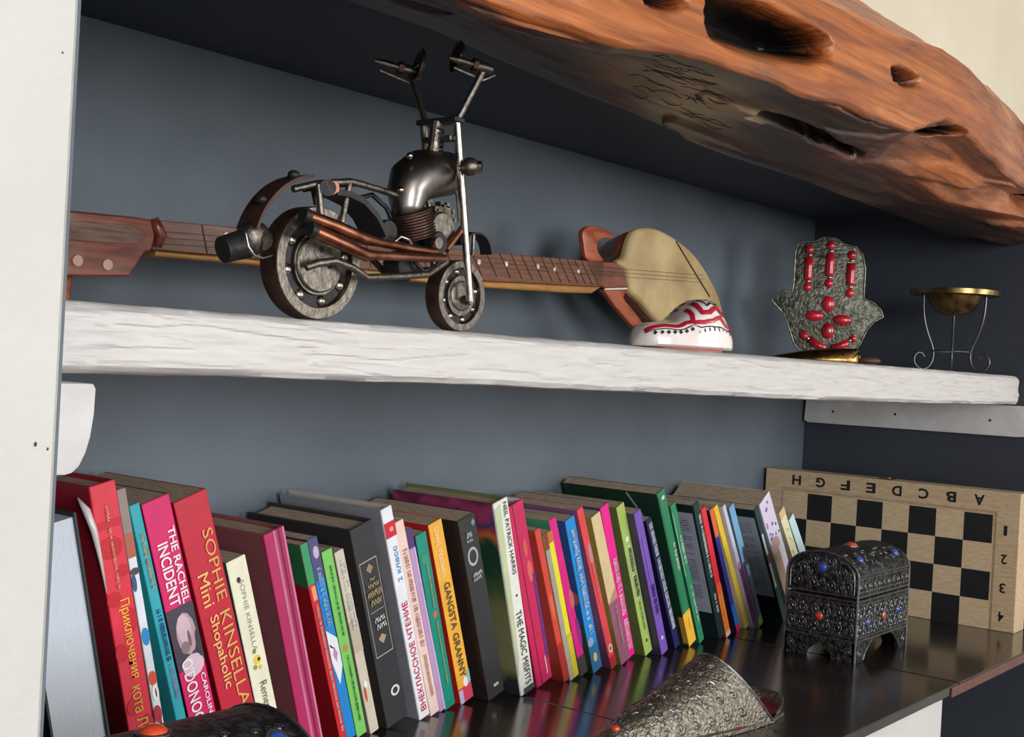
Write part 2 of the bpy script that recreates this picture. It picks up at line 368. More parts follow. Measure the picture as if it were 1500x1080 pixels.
def make_beam():
    from mathutils.bvhtree import BVHTree
    NX, SUB = 760, [22, 20, 18, 12, 3, 18, 20, 22, 4, 4, 6, 6, 6]
    base, per = beam_base(NX, SUB); faces = quads(NX, per)
    tree = BVHTree.FromPolygons([p for p, _, _ in base], faces)
    def hit(x, y):
        d = (FW + RT*((x-750)/FPX) - UP*((y-540)/FPX)).normalized()
        loc = tree.ray_cast(Vector((0, 0, 0)), d)[0]
        return loc if loc is not None else PX(x, y, 1, .5)
    segs = [([hit(a[0]+(b[0]-a[0])*k/24, a[1]+(b[1]-a[1])*k/24) for k in range(25)], r, d) for a, b, r, d in PITS]
    bk = [(hit(x, y), rx) for x, y, rx in ((985, 120, .10), (1035, 160, .085), (945, 100, .07))]
    verts = []; pit = []; bark = []; under_tone = []
    for p, inw, und in base:
        x = p.x; zf = interp(RIDGE, x); p0 = p.copy(); pv = 0.
        for pl_, r, d in segs:
            if x < min(q.x for q in pl_)-.03 or x > max(q.x for q in pl_)+.03: continue
            best = None
            for k, (A, Bq) in enumerate(zip(pl_, pl_[1:])):
                ab = Bq-A; t = max(0, min(1, (p0-A).dot(ab)/max(1e-12, ab.length_squared))); dv = p0-A-ab*t; dv -= inw*(dv.dot(inw)*.9); ds = dv.length
                if best is None or ds < best[0]: best = (ds, (k+t)/24)
            ds, t = best
            rr = r*(.42+.58*math.sin(math.pi*min(1, max(0, .16+.80*t))))*(1+.18*noise.noise(Vector((x*14, 1.7, 4))))
            f = ds/rr
            if f < 1.30:
                k = 1 if f < .55 else max(0, (1.30-f)/.75); k = k*k*(3-2*k)
                if k > pv: pv = k; p = p0+inw*d*k
        bv = max(max(0., 1-((p0-c).length/r)**2) for c, r in bk)
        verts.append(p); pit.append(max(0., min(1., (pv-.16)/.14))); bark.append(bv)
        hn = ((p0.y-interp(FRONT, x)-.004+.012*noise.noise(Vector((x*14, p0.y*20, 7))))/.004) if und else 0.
        under_tone.append(max(0., min(1., hn))*(1-max(0., min(1., (x-1.28)/.12))*max(0., min(1., (.60-p0.y)/.05))))
    faces.append(tuple(range(per))[::-1]); faces.append(tuple(NX*per+k for k in range(per)))
    me = bpy.data.meshes.new('wood_lintel'); me.from_pydata(verts, [], faces)
    for nm, vals in (('pit', pit), ('bark', bark), ('under_tone', under_tone)):
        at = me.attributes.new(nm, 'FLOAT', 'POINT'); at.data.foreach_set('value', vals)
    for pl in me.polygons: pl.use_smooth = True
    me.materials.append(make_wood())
    return me
root = thing('wood_lintel', 'heavy oiled tree trunk lintel with hollows above the niche', 'beam', (1.2, .60, .23))
bm_me = make_beam()
bo = bpy.data.objects.new('trunk', bm_me); C.objects.link(bo); bo.parent = root
bm_me.transform(Matrix.Translation((-1.2, -.60, -.23)))
# beetle tracks in the bare patch of the trunk: find the trunk surface along the sight line of each mark
bpy.context.view_layer.update()
def on_beam(x, y, lift=.0003):
    d = (FW + RT*((x-750)/FPX) - UP*((y-540)/FPX)).normalized()
    ok, loc, nrm, _ = bo.ray_cast(Vector((0, 0, 0))-root.location, d)
    if not ok: return None
    return loc+nrm*lift
M_track = mat('burnt_track', (42, 26, 20), .7)
rnd = random.Random(3)
TR = []
for k in range(46):
    x0 = rnd.uniform(915, 1040); y0 = 70+(x0-930)*.33+rnd.uniform(0, 74); ln = rnd.uniform(18, 60); bend = rnd.uniform(-9, 9)
    TR.append([(x0+ln*t, y0+ln*.30*t+bend*math.sin(math.pi*t)) for t in (0, .2, .4, .6, .8, 1)])
for tr in TR:
    pts = [on_beam(*q) for q in tr]; pts = [q for q in pts if q is not None]
    if len(pts) > 3: MB().tube(pts, [.0002]+[.0008]*(len(pts)-2)+[.0002], 5).build('beetle_track', M_track, root)

# ------------------------------------------------------------------ books
M_page = mat('aged_paper', (196, 176, 150), .85, rgb2=(158, 136, 112), scale=90, stretch=(16, 1, 1))
M_page_w = mat('fresh_paper', (212, 200, 182), .85, rgb2=(178, 164, 146), scale=90, stretch=(16, 1, 1))
def book(label, x, y, th, h, t, spine, left=None, right=None, depth=.128, hard=False, texts=(), strokes=(), polys=(), panel=None, edge=None, page=M_page, rough=.42, round_=False, left_polys=(), rows=(), foreedge=False, left_mat=None):
    kind = 'hardcover_book' if hard else 'paperback_book'
    b = thing(kind, label, 'book', (x, y, ZB), (0, -math.radians(th), 0), 'books leaning in a row on the dark worktop')
    tc = .0022 if hard else .0005; ov = .003 if hard else 0.
    Ms = cmat(spine, rough); Ml = cmat(left or spine, rough); Mr = cmat(right or left or spine, rough)
    if round_:
        n = 8; pr = [(t*(.5-.5*math.cos(math.pi*k/n)), -.0030*math.sin(math.pi*k/n)) for k in range(n+1)]
        poly = [(a, c_, 0) for a, c_ in pr]+[(t, .002, 0), (0, .002, 0)]
        MB().prism(poly, (0, 0, h)).build('spine', Ms, b, smooth=40)
    elif foreedge:
        MB().box((0, depth-.0025, 0), (t, depth, h), .0006).build('spine', Ms, b)
    else:
        MB().box((0, 0, 0), (t, tc+.0004, h), .0006 if t > .006 else .0003).build('spine', Ms, b)
    sy = -.0031 if round_ else -.0002
    for v, u0, u1, rh, col in rows:                  # small lettering set across the spine
        mb = MB(); xx = u0*t; q = random.Random(int(v*1e4))
        while xx < u1*t:
            l = q.uniform(.0011, .0019); hh = rh*h*q.uniform(.8, 1.1)
            mb.box((xx, sy-.0013, v*h-hh/2), (xx+l*.45, sy-.0011, v*h+hh/2)); z0 = q.choice((-.5, .1)); mb.box((xx, sy-.0013, v*h+hh*z0), (xx+l, sy-.0011, v*h+hh*(z0+.4)))
            xx += l+.0006
        mb.build('spine_lettering', cmat(col, .5), b)
    MB().box((.0001, .0006, 0), (tc, depth, h), .0002).build('cover_board', left_mat or Ml, b)
    MB().box((t-tc, .0006, 0), (t-.0001, depth, h), .0002).build('cover_board', Mr, b)
    pg = MB().box((tc, .003 if foreedge else tc+.0004, ov), (t-tc, depth-.003 if foreedge else depth-ov-.0005, h-ov-.0006)).build('pages', page, b)
    def W(u, v, k=0): return Vector((u*t, sy-.00006*(k+1), v*h))
    for k, (pts, col) in enumerate(polys):
        pp = [W(u, v, k) for u, v in pts]
        if round_: pp = [Vector((q.x, -.0030*math.sin(math.pi*min(1, max(0, q.x/t)))-.00025-.00004*k, q.z)) for q in pp]
        me = bpy.data.meshes.new('spine_print'); me.from_pydata(pp, [], [tuple(range(len(pp)))]); me.materials.append(cmat(col, rough))
        o = bpy.data.objects.new('spine_print', me); C.objects.link(o); o.parent = b
    for body, v, ln, u, uh, dr, col, *bd in texts:
        r, up = {'d': ((0, 0, -1), (1, 0, 0)), 'u': ((0, 0, 1), (-1, 0, 0)), 'h': ((1, 0, 0), (0, 0, 1))}[dr]
        L_, H_ = (ln*h, uh*t) if dr != 'h' else (ln*t, uh*h)
        letter(body, W(u, v, 14), r, up, L_, H_, cmat(col, .5), b, 'spine_title', bd[0] if bd else .0)
    rg = random.Random(int(x*1e4))
    for v0, v1, u, uh, col, *dens in strokes:        # lettering too small to read in the photograph
        mb = MB(); z = v1*h; step = dens[0]*h if dens else .0052
        while z > v0*h:
            wd = step*rg.uniform(.55, .80); hh = uh*t*rg.uniform(.85, 1.1)
            if rg.random() > .14:
                sh = rg.random()
                c0 = u*t
                def bar(xa, xb, za, zb2): mb.box((xa, sy-.0013, za), (xb, sy-.0011, zb2))
                bar(c0-hh/2, c0+hh/2, z-wd*.40, z)
                if sh < .6: bar(c0-hh/2, c0-hh*.22, z-wd, z)
                if sh > .3: bar(c0+hh*.22, c0+hh/2, z-wd, z)
                if sh > .5: bar(c0-hh/2, c0+hh/2, z-wd, z-wd*.7)
            z -= step
        if len(mb.bm.verts): mb.build('spine_lettering', cmat(col, .5), b)
    if panel:
        (s0, v0, s1, v1, col) = panel[:5]
        MB().box((-.0004, s0*depth, v0*h), (.0001, s1*depth, v1*h)).build('blurb_panel', cmat(col, .5), b)
        if len(panel) > 5:
            mb = MB(); z = v1*h-.012; q = random.Random(5)
            while z > v0*h+.014:
                a = s0*depth+.008; e2 = s1*depth-.008-q.uniform(0, .03)
                s_ = a
                while s_ < e2:
                    l = q.uniform(.004, .012); mb.box((-.0007, s_, z), (-.0004, min(e2, s_+l), z+.0011)); s_ += l+.0018
                z -= .0036 if q.random() > .12 else .009
            mb.build('blurb_lettering', cmat(panel[5], .6), b)
    for k, (pts, col) in enumerate(left_polys):
        me = bpy.data.meshes.new('cover_print'); me.from_pydata([(-.0004-.0002*k, s_*depth, v*h) for s_, v in pts], [], [tuple(range(len(pts)))]); me.materials.append(cmat(col, rough))
        o = bpy.data.objects.new('cover_print', me); C.objects.link(o); o.parent = b
    return b
def rect(u0, v0, u1, v1): return [(u0, v0), (u1, v0), (u1, v1), (u0, v1)]
def blob(u, v, ru, rv, n=12, ph=0.): return [(u+ru*math.cos(2*math.pi*k/n+ph), v+rv*math.sin(2*math.pi*k/n+ph)) for k in range(n)]
Wt = (240, 238, 236); GOLD = (222, 178, 96)

M_page_b = mat('bluish_white_paper', (204, 210, 219), .85, rgb2=(194, 201, 211), scale=90, stretch=(16, 1, 1))
book('thick dark green hardcover showing its pale page edges, first of the row', .5170, .806, 12.8, .217, .0460, (34, 50, 46), (30, 44, 42), depth=.135, hard=True, foreedge=True, page=M_page_b)
book('worn red book with yellow Cyrillic title beside the picture book', .5804, .806, 13.5, .246, .0216, (222, 44, 66), (152, 30, 46), depth=.125, hard=True,
     texts=[('Приключения', .506, .255, .55, .46, 'd', (232, 200, 50), .0), ('кота Л', .290, .13, .55, .44, 'd', (214, 184, 60), .0)], strokes=[(.67, .93, .48, .10, (236, 190, 160), .0062)],
     polys=[(rect(.02, .86, .98, .885), (200, 18, 40)), (blob(.4, .80, .5, .035), (196, 14, 36)), (blob(.75, .72, .25, .02), (196, 14, 36)), (blob(.25, .64, .3, .025), (200, 16, 40)), (blob(.8, .56, .2, .04), (198, 16, 40)), (blob(.2, .47, .25, .03), (200, 16, 40)), (blob(.35, .29, .3, .03), (200, 20, 44)), (blob(.8, .22, .2, .03), (196, 20, 42))])
rb = scene.objects[[o.name for o in scene.objects if o.get('label', '').startswith('worn red book')][0]]
M_film = mat('clear_film_edge', (214, 206, 204), .25, spec=.8)
MB().tube([(-.0045, .010, .238), (-.0040, .002, .229), (-.0025, -.001, .214), (-.001, -.001, .190), (-.0004, -.0008, .165)], [.0008, .0030, .0026, .0014, .0005], 8).build('torn_wrapper', M_film, rb, smooth=True)
book('white illustrated book with orange fox and blue patches on spine', .6050, .806, 14.0, .243, .0070, (226, 230, 238), (178, 160, 150),
     polys=[(rect(0, .86, 1, 1), (150, 130, 122)), (rect(0, .78, 1, .86), (176, 96, 70)), (blob(.5, .735, .6, .012), (70, 66, 70)), (blob(.2, .70, .3, .03), (52, 84, 130)), (blob(.5, .52, .5, .03), (38, 140, 200)), (blob(.5, .38, .5, .025), (216, 80, 44)), (blob(.55, .33, .42, .03), (244, 240, 236)), (blob(.6, .33, .09, .016), (30, 30, 34)), (blob(.4, .26, .5, .03), (186, 40, 52)), (blob(.6, .2, .18, .05), (160, 40, 60))])
book('slim teal paperback beside the hot magenta one', .6269, .806, 17.3, .234, .0091, (44, 166, 180), strokes=[(.706, .898, .55, .34, (214, 178, 110), .0062), (.449, .634, .52, .4, (24, 70, 140), .0055), (.31, .435, .55, .34, (170, 150, 206), .006)])
book('magenta paperback with white block title and a face photo on spine', .6390, .806, 17.6, .235, .0253, (216, 22, 104), (40, 14, 26), right=(26, 20, 24), hard=False,
     texts=[('THE RACHEL', .758, .27, .78, .26, 'd', Wt, .015), ('INCIDENT', .740, .222, .38, .38, 'd', Wt, .015), ("O'DONOGHUE", .277, .32, .34, .42, 'd', Wt, .015), ('CAROLINE', .28, .17, .80, .16, 'd', Wt, .012)],
     polys=[(rect(.0, .40, 1, .621), (66, 60, 74)), (blob(.55, .52, .36, .075), (190, 156, 168)), (blob(.50, .54, .26, .05), (214, 182, 192)), (blob(.42, .475, .17, .022), (142, 116, 124)), (blob(.62, .50, .06, .03), (120, 92, 104)), (blob(.56, .405, .40, .04), (222, 190, 206)), (blob(.9, .47, .10, .05), (60, 54, 66))])
book('thick red paperback with gold lettering beside the magenta one', .6720, .806, 18.6, .236, .0318, (196, 28, 54), (150, 20, 36), depth=.138, hard=False,
     texts=[('SOPHIE', .74, .26, .74, .30, 'd', GOLD, -.004), ('KINSELLA', .39, .36, .72, .33, 'd', GOLD, -.004), ('Mini', .669, .118, .33, .32, 'd', (236, 200, 120), 0.), ('Shopaholic', .437, .27, .34, .33, 'd', (236, 200, 120), .006)])
book('short cream paperback with yellow flower on its spine', .7061, .806, 17.8, .181, .0197, (236, 232, 206), (52, 92, 94),
     texts=[('SOPHIE KINSELLA', .72, .35, .52, .22, 'd', (150, 148, 138), -.008), ('Remember', .28, .22, .56, .36, 'd', (90, 84, 80), -.006)],
     polys=[(blob(.52, .50, .20, .022), (236, 208, 62)), (blob(.60, .50, .08, .009), (40, 30, 24)), (blob(.45, .545, .09, .012), (120, 150, 60)), (blob(.35, .47, .1, .012), (150, 160, 60)), (blob(.6, .46, .09, .012), (230, 200, 60)), (blob(.42, .90, .1, .014), (40, 44, 46))])
book('maroon hardcover with a striped raspberry spine', .7466, .806, 17.0, .201, .0230, (178, 36, 92), (146, 82, 86), depth=.136, hard=True, polys=[(rect(.42, 0, .54, 1), (196, 112, 146)), (rect(.66, 0, .74, 1), (120, 24, 62)), (rect(.86, 0, .94, 1), (206, 130, 160))])
book('red paperback with a jagged green top beside the blue one', .7875, .804, 18.6, .191, .0080, (204, 38, 48), (150, 18, 28), polys=[(rect(0, .80, 1, 1), (52, 150, 98)), (rect(.3, .72, .9, .79), (232, 150, 110))], strokes=[(.06, .70, .5, .36, (238, 190, 176), .006)], left_polys=[([(0, 1), (1, 1), (1, .8), (.9, .825), (.8, .79), (.7, .82), (.6, .785), (.5, .815), (.4, .785), (.3, .81), (.2, .785), (.1, .80), (0, .785)], (34, 112, 74))])
book('bright blue paperback with white angular shapes on spine', .7975, .806, 18.3, .194, .0108, (24, 132, 204), (30, 60, 110), polys=[(rect(0, .80, 1, 1), (78, 74, 120)), (blob(.6, .93, .3, .03), (196, 176, 206)), ([(0, .56), (1, .50), (1, .36), (.4, .28), (0, .40)], (230, 232, 240)), (blob(.5, .43, .25, .04, 4), (190, 140, 176)), ([(.1, .49), (.5, .46), (.5, .455), (.1, .475)], (40, 40, 50))], strokes=[(.58, .86, .5, .5, (150, 200, 236), .008)])
book('light green paperback with tiny dark lettering, beside a beige one', .8097, .806, 18.0, .181, .0122, (124, 198, 98), (70, 80, 60), polys=[(blob(.5, .48, .25, .022), (190, 140, 80))], strokes=[(.55, .92, .5, .16, (60, 120, 60), .004), (.08, .44, .5, .18, (50, 110, 60), .0045)])
book('beige paperback with a small red figure near the foot of its spine', .8265, .806, 18.6, .180, .0110, (206, 196, 178), (150, 130, 120), polys=[(blob(.3, .22, .14, .045), (190, 84, 50)), (blob(.5, .27, .2, .02), (240, 236, 230)), (rect(0, .45, 1, .62), (190, 176, 152))], strokes=[(.58, .95, .5, .42, (238, 236, 230), .008)])
book('thick black hardcover with gold lined panels on its spine', .8493, .807, 18.2, .199, .0285, (44, 44, 48), (54, 51, 49), depth=.140, hard=True, rough=.5,
     polys=[(rect(.10, .822, .88, .827), (176, 168, 150)), (rect(.10, .36, .13, .825), (150, 144, 130)), (rect(.85, .36, .88, .825), (150, 144, 130)), (rect(.10, .356, .88, .361), (176, 168, 150)), (rect(.2, .575, .8, .579), (160, 152, 140)), ([(.5, .81), (.66, .785), (.5, .76), (.34, .785)], (150, 128, 96)), ([(.5, .46), (.68, .44), (.5, .41), (.32, .44)], (168, 150, 120)), (blob(.62, .16, .20, .026, 20), (220, 220, 218)), (blob(.62, .16, .12, .016, 20), (50, 50, 54))],
     rows=[(.735, .40, .62, .016, (190, 160, 110)), (.705, .28, .72, .018, (200, 168, 112)), (.665, .20, .80, .028, (206, 174, 118)), (.622, .28, .74, .026, (206, 174, 118)), (.535, .30, .72, .024, (226, 226, 224)), (.500, .34, .76, .026, (226, 226, 224))])
book('white hardcover reader with red band at the top of its spine', .8925, .806, 18.4, .216, .0140, (234, 236, 242), (150, 150, 158), right=(196, 190, 190), depth=.140, hard=True, page=M_page_w,
     polys=[(rect(0, .865, 1, .935), (206, 24, 44)), (blob(.6, .90, .2, .012), (236, 150, 150))], texts=[('2 класс', .74, .165, .55, .40, 'u', (70, 150, 200), .01), ('ВНЕКЛАССНОЕ ЧТЕНИЕ', .30, .525, .5, .52, 'u', (206, 36, 70), .01)])
book('pale peach paperback with faint pink script beside the purple one', .9111, .809, 19.0, .202, .0126, (238, 208, 196), (230, 190, 190), strokes=[(.36, .86, .5, .36, (206, 140, 152), .0055), (.10, .32, .5, .28, (206, 160, 140), .005)])
book('thin lilac paperback with dark purple top', .9287, .813, 19.0, .193, .0081, (188, 152, 196), polys=[(rect(0, .90, 1, 1), (82, 52, 116)), (rect(.75, 0, 1, .9), (214, 180, 220))])
book('emerald teal paperback with thin yellow lettering', .9377, .814, 18.0, .185, .0150, (18, 140, 120), (20, 70, 62), polys=[(blob(.55, .54, .2, .02), (190, 110, 90)), (blob(.5, .86, .3, .03), (60, 150, 120))], strokes=[(.58, .84, .55, .14, (200, 190, 110), .0045), (.14, .50, .55, .14, (190, 196, 120), .0045)])
book('orange yellow paperback with dark block title beside the black ring book', .9645, .817, 18.9, .195, .0193, (242, 178, 62), (206, 44, 36),
     texts=[('GANGSTA', .54, .26, .52, .44, 'd', (96, 78, 52), .015), ('GRANNY', .262, .25, .50, .44, 'd', (96, 78, 52), .015), ('David Walliams', .84, .27, .45, .34, 'd', (252, 226, 180), .0)],
     polys=[(rect(0, 0, 1, .085), (214, 66, 96)), (rect(.0, 0, .3, .075), (196, 180, 226)), (blob(.62, .105, .2, .028), (244, 236, 230)), (rect(.78, .09, 1, .16), (150, 190, 190))])
book('black paperback with a pale ring printed on its spine', .9961, .807, 18.6, .198, .0255, (46, 46, 48), (38, 34, 32), depth=.136, rough=.5,
     polys=[(blob(.5, .785, .30, .050, 24), (176, 176, 176)), (blob(.5, .785, .21, .036, 24), (46, 46, 48)), (rect(.42, .055, .72, .07), (190, 190, 192)), (blob(.80, .955, .12, .02, 4), (140, 140, 132))], rows=[(.905, .30, .56, .030, (214, 214, 214)), (.875, .26, .60, .014, (206, 206, 206)), (.690, .30, .82, .022, (226, 226, 226)), (.665, .28, .70, .018, (206, 206, 206))])
def jacket_art():
    m = mat('jacket_art', (120, 120, 80), .4); nt = m.node_tree; n = nt.nodes; L = nt.links
    tc = n.new('ShaderNodeTexCoord'); sx = n.new('ShaderNodeSeparateXYZ'); L.new(tc.outputs['Object'], sx.inputs[0])
    nz = n.new('ShaderNodeTexNoise'); nz.inputs['Scale'].default_value = 30; L.new(tc.outputs['Object'], nz.inputs['Vector'])
    m1 = n.new('ShaderNodeMath'); m1.operation = 'MULTIPLY_ADD'; L.new(sx.outputs['Z'], m1.inputs[0]); m1.inputs[1].default_value = 1/.213
    m2 = n.new('ShaderNodeMath'); m2.operation = 'MULTIPLY_ADD'; L.new(nz.outputs['Fac'], m2.inputs[0]); m2.inputs[1].default_value = .22; m2.inputs[2].default_value = -.11; L.new(m2.outputs[0], m1.inputs[2])
    rp = n.new('ShaderNodeValToRGB'); e = rp.color_ramp.elements; e[0].position = 0; e[0].color = (*lin((40, 48, 58)), 1); e[1].position = 1; e[1].color = (*lin((110, 50, 70)), 1)
    for p, c in ((.08, (48, 54, 52)), (.14, (136, 130, 92)), (.45, (128, 124, 84)), (.55, (84, 104, 56)), (.64, (34, 74, 50)), (.76, (36, 70, 52)), (.81, (206, 112, 66)), (.86, (176, 70, 60)), (.90, (66, 62, 120)), (.95, (176, 64, 110))):
        x = e.new(p); x.color = (*lin(c), 1)
    L.new(m1.outputs[0], rp.inputs[0]); L.new(rp.outputs[0], n['Principled BSDF'].inputs['Base Color']); return m
book('white spined hardcover with a green illustrated jacket', 1.0370, .797, 17.2, .213, .0225, (234, 234, 224), (118, 124, 84), depth=.140, hard=True, rough=.4,
     texts=[('NEIL PATRICK HARRIS', .80, .37, .72, .26, 'd', (54, 60, 48), .006), ('THE MAGIC MISFITS', .235, .385, .60, .40, 'd', (26, 26, 26), .0)],
     polys=[([(0, .97), (.45, .985), (.40, .80), (.32, .5), (.22, .2), (0, .1)], (196, 206, 164)), (rect(.60, .50, .74, .51), (30, 30, 30)), (rect(.2, .0, 1, .03), (70, 78, 84))],
     left_mat=jacket_art(), left_polys=[(blob(.27, .69, .035, .03, 4), (196, 196, 186)), (blob(.25, .61, .03, .025, 4), (170, 180, 170)), (blob(.36, .90, .03, .03, 4), (170, 160, 150))])
book('crimson hardcover with a white edged cover beside the green jacketed book', 1.0760, .806, 19.4, .208, .0270, (204, 32, 88), (140, 16, 50), right=(236, 226, 234), hard=True, polys=[(rect(.30, 0, .36, 1), (150, 18, 60)), (blob(.72, .62, .16, .06), (224, 100, 90)), (blob(.66, .75, .12, .05), (220, 90, 80)), (rect(.82, .12, .98, .6), (96, 50, 130)), (rect(.7, .04, .76, .14), (240, 200, 214))])
book('short orange red booklet beside the crimson hardcover', 1.1195, .803, 21.6, .183, .0092, (216, 70, 56), (180, 60, 50), polys=[(blob(.5, .5, .3, .09), (226, 110, 70)), (rect(0, 0, 1, .25), (176, 44, 44))])
book('thin booklet half grey and half bright yellow on the spine', 1.1298, .802, 21.3, .176, .0158, (236, 226, 36), (150, 140, 132), polys=[(rect(0, 0, .46, .93), (168, 160, 150)), (rect(0, .90, .46, 1), (130, 64, 44)), (rect(.46, .93, 1, 1), (206, 110, 60)), (rect(.46, 0, 1, .3), (206, 190, 40))])
book('magenta paperback with green front cover edge beside the sky blue book', 1.1557, .806, 23.0, .194, .0128, (220, 24, 130), (60, 150, 112), polys=[(blob(.8, .48, .35, .06), (206, 90, 110)), (blob(.9, .26, .25, .1), (130, 40, 130)), (rect(0, 0, 1, .12), (60, 50, 56))])
book('sky blue paperback with white cloudlike lettering and flowered foot', 1.1765, .804, 21.6, .190, .0175, (26, 140, 214), (56, 84, 150), polys=[(rect(0, 0, 1, .17), (40, 110, 160)), (blob(.5, .09, .2, .03), (216, 200, 110)), (blob(.3, .2, .3, .03), (150, 170, 200))], strokes=[(.25, .93, .52, .44, (206, 226, 246), .0105)], left_polys=[(rect(0, .0, .5, .33), (70, 80, 60)), (blob(.08, .5, .08, .05), (190, 100, 110))])
book('coral red paperback with a white disc at the foot of its spine', 1.2111, .803, 24.4, .206, .0114, (226, 70, 76), (150, 96, 130), polys=[(blob(.55, .12, .34, .028), (236, 206, 200)), (blob(.55, .12, .18, .014), (180, 80, 80)), (rect(0, 0, 1, .07), (176, 34, 50)), (blob(.6, .72, .3, .07), (190, 130, 140))], strokes=[(.4, .66, .5, .3, (240, 150, 130), .006)])
book('tan paperback with a mauve lower spine beside the coral one', 1.2359, .806, 23.6, .193, .0180, (222, 196, 150), (170, 150, 70), polys=[(rect(0, 0, 1, .42), (150, 92, 116)), ([(.0, .42), (1, .42), (1, .5)], (190, 140, 120))], strokes=[(.10, .40, .6, .22, (206, 160, 180), .006)])
book('hot pink paperback with white title and purple cover', 1.2657, .817, 21.9, .199, .0161, (240, 28, 146), (96, 56, 140), strokes=[(.05, .66, .52, .55, (252, 210, 232), .0098)])
book('lime green paperback with dark boxed title', 1.2989, .813, 23.6, .201, .0162, (168, 194, 100), (112, 126, 66), polys=[(rect(.30, .38, .72, .73), (206, 214, 176)), (blob(.5, .775, .22, .018), (232, 236, 214)), (blob(.5, .09, .12, .012), (60, 80, 40))], strokes=[(.39, .72, .51, .34, (40, 50, 32), .0085), (.16, .36, .5, .16, (110, 140, 70), .005)])
book('violet paperback with dark lettering beside the lime one', 1.3185, .802, 24.1, .194, .0148, (122, 86, 184), (66, 58, 84), polys=[(blob(.5, .11, .14, .014), (226, 214, 240))], strokes=[(.29, .49, .5, .4, (56, 38, 100), .011), (.50, .82, .4, .16, (170, 140, 214), .005)])
book('navy paperback with large white lettering leaning on the violet one', 1.3625, .810, 26.9, .185, .0118, (34, 34, 86), (26, 26, 60), strokes=[(.16, .97, .5, .62, (224, 226, 238), .0092)])
book('tall green book with yellow foot, beside a slimmer green book', 1.3892, .806, 25.9, .219, .0173, (48, 132, 90), (26, 58, 42), depth=.142, hard=False, polys=[(rect(0, 0, 1, .215), (244, 190, 64)), (rect(.55, .09, .62, .17), (170, 110, 40)), (blob(.6, .955, .2, .012), (200, 230, 210)), (rect(0, .215, .2, .98), (40, 112, 78))], strokes=[(.465, .665, .66, .32, (226, 240, 230), .0075)], left_polys=[([(.30, .99), (.325, .99), (.12, .76), (.10, .76)], (160, 166, 150)), (rect(.0, .02, .05, .2), (206, 150, 60))])
book('slim green paperback beside the tall green one with yellow foot', 1.4156, .806, 26.4, .202, .0120, (50, 140, 98), (40, 110, 78), strokes=[(.58, .78, .5, .4, (226, 240, 230), .0075), (.16, .42, .5, .34, (200, 226, 210), .006)], polys=[(rect(.0, .5, .08, .95), (200, 220, 200))])
book('dark green paperback with grey blurb panel beside the slim green one', 1.4611, .803, 25.7, .199, .0133, (30, 56, 52), (24, 42, 42), panel=(.03, .20, .97, .94, (168, 168, 188), (96, 96, 116)), strokes=[(.458, .917, .62, .40, (232, 236, 236), .0075), (.184, .332, .55, .34, (214, 220, 220), .0062)])
book('scarlet paperback fading to orange at its foot', 1.4770, .802, 25.8, .192, .0115, (230, 52, 66), (120, 40, 40), polys=[(rect(0, 0, 1, .40), (242, 134, 50)), (blob(.5, .38, .5, .05), (236, 100, 60)), (rect(0, 0, 1, .04), (236, 200, 190))], strokes=[(.08, .36, .5, .2, (250, 190, 110), .006)])
book('thin blue paperback with red foot behind the yellow one', 1.5235, .812, 28.6, .192, .0090, (52, 54, 142), (40, 20, 60), polys=[(rect(0, .02, 1, .22), (32, 112, 186)), (rect(0, 0, 1, .05), (206, 30, 70)), (rect(0, .78, 1, 1), (236, 110, 48))])
book('yellow paperback with scuffed pale edge beside a lavender book', 1.5508, .814, 31.5, .200, .0108, (240, 200, 54), (222, 206, 160), polys=[(rect(0, 0, 1, .10), (226, 206, 70)), (rect(0, .05, .16, .6), (206, 190, 170))])
book('lavender booklet turning plum towards its foot', 1.5645, .808, 31.5, .202, .0076, (206, 206, 232), (190, 190, 214), polys=[(rect(0, 0, 1, .52), (112, 46, 100)), (blob(.5, .52, .5, .03), (190, 130, 176))])
book('pale blue picture book with plum and green artwork', 1.5742, .806, 30.8, .198, .0132, (122, 176, 212), (106, 120, 140), polys=[(rect(0, 0, 1, .42), (88, 120, 150)), (rect(0, 0, .4, .55), (100, 46, 92)), (rect(.2, 0, 1, .07), (150, 190, 90)), (blob(.7, .58, .3, .08), (66, 66, 84))], left_polys=[(rect(0, .0, .8, .06), (130, 176, 80)), (blob(.3, .5, .2, .2), (70, 66, 84))])
book('dark teal book with grey blurb panel behind the jewelled casket', 1.6479, .806, 32.7, .194, .0121, (36, 66, 70), (22, 46, 50), panel=(.03, .22, .97, .93, (170, 178, 192), (110, 118, 134)), polys=[(rect(.1, .3, .5, .78), (206, 206, 206)), (rect(.1, .52, .5, .6), (180, 40, 50))])
book('thick white book with lilac speckles behind the jewelled casket', 1.6735, .806, 34.6, .206, .0325, (228, 218, 238), (210, 200, 214), depth=.138, polys=[(rect(0, 0, .55, .62), (176, 146, 124)), (blob(.35, .62, .4, .06), (190, 164, 150))] + [(blob(random.uniform(.1, .9), random.uniform(.66, .97), .05, .012, 6), (120, 104, 186)) for _ in range(14)])
book('cream speckled booklet between the lilac speckled book and pale blue one', 1.7347, .806, 37.5, .195, .0165, (238, 232, 192), (204, 200, 170), polys=[(rect(0, .93, 1, 1), (232, 196, 150))] + [(blob(random.uniform(.2, .8), random.uniform(.2, .9), .07, .012, 6), (196, 190, 130)) for _ in range(14)])
book('pale icy blue booklet, last of the row beside the chess box', 1.7650, .806, 39.2, .184, .0160, (206, 232, 236), (150, 176, 176), polys=[(rect(0, 0, 1, .4), (190, 206, 224))])

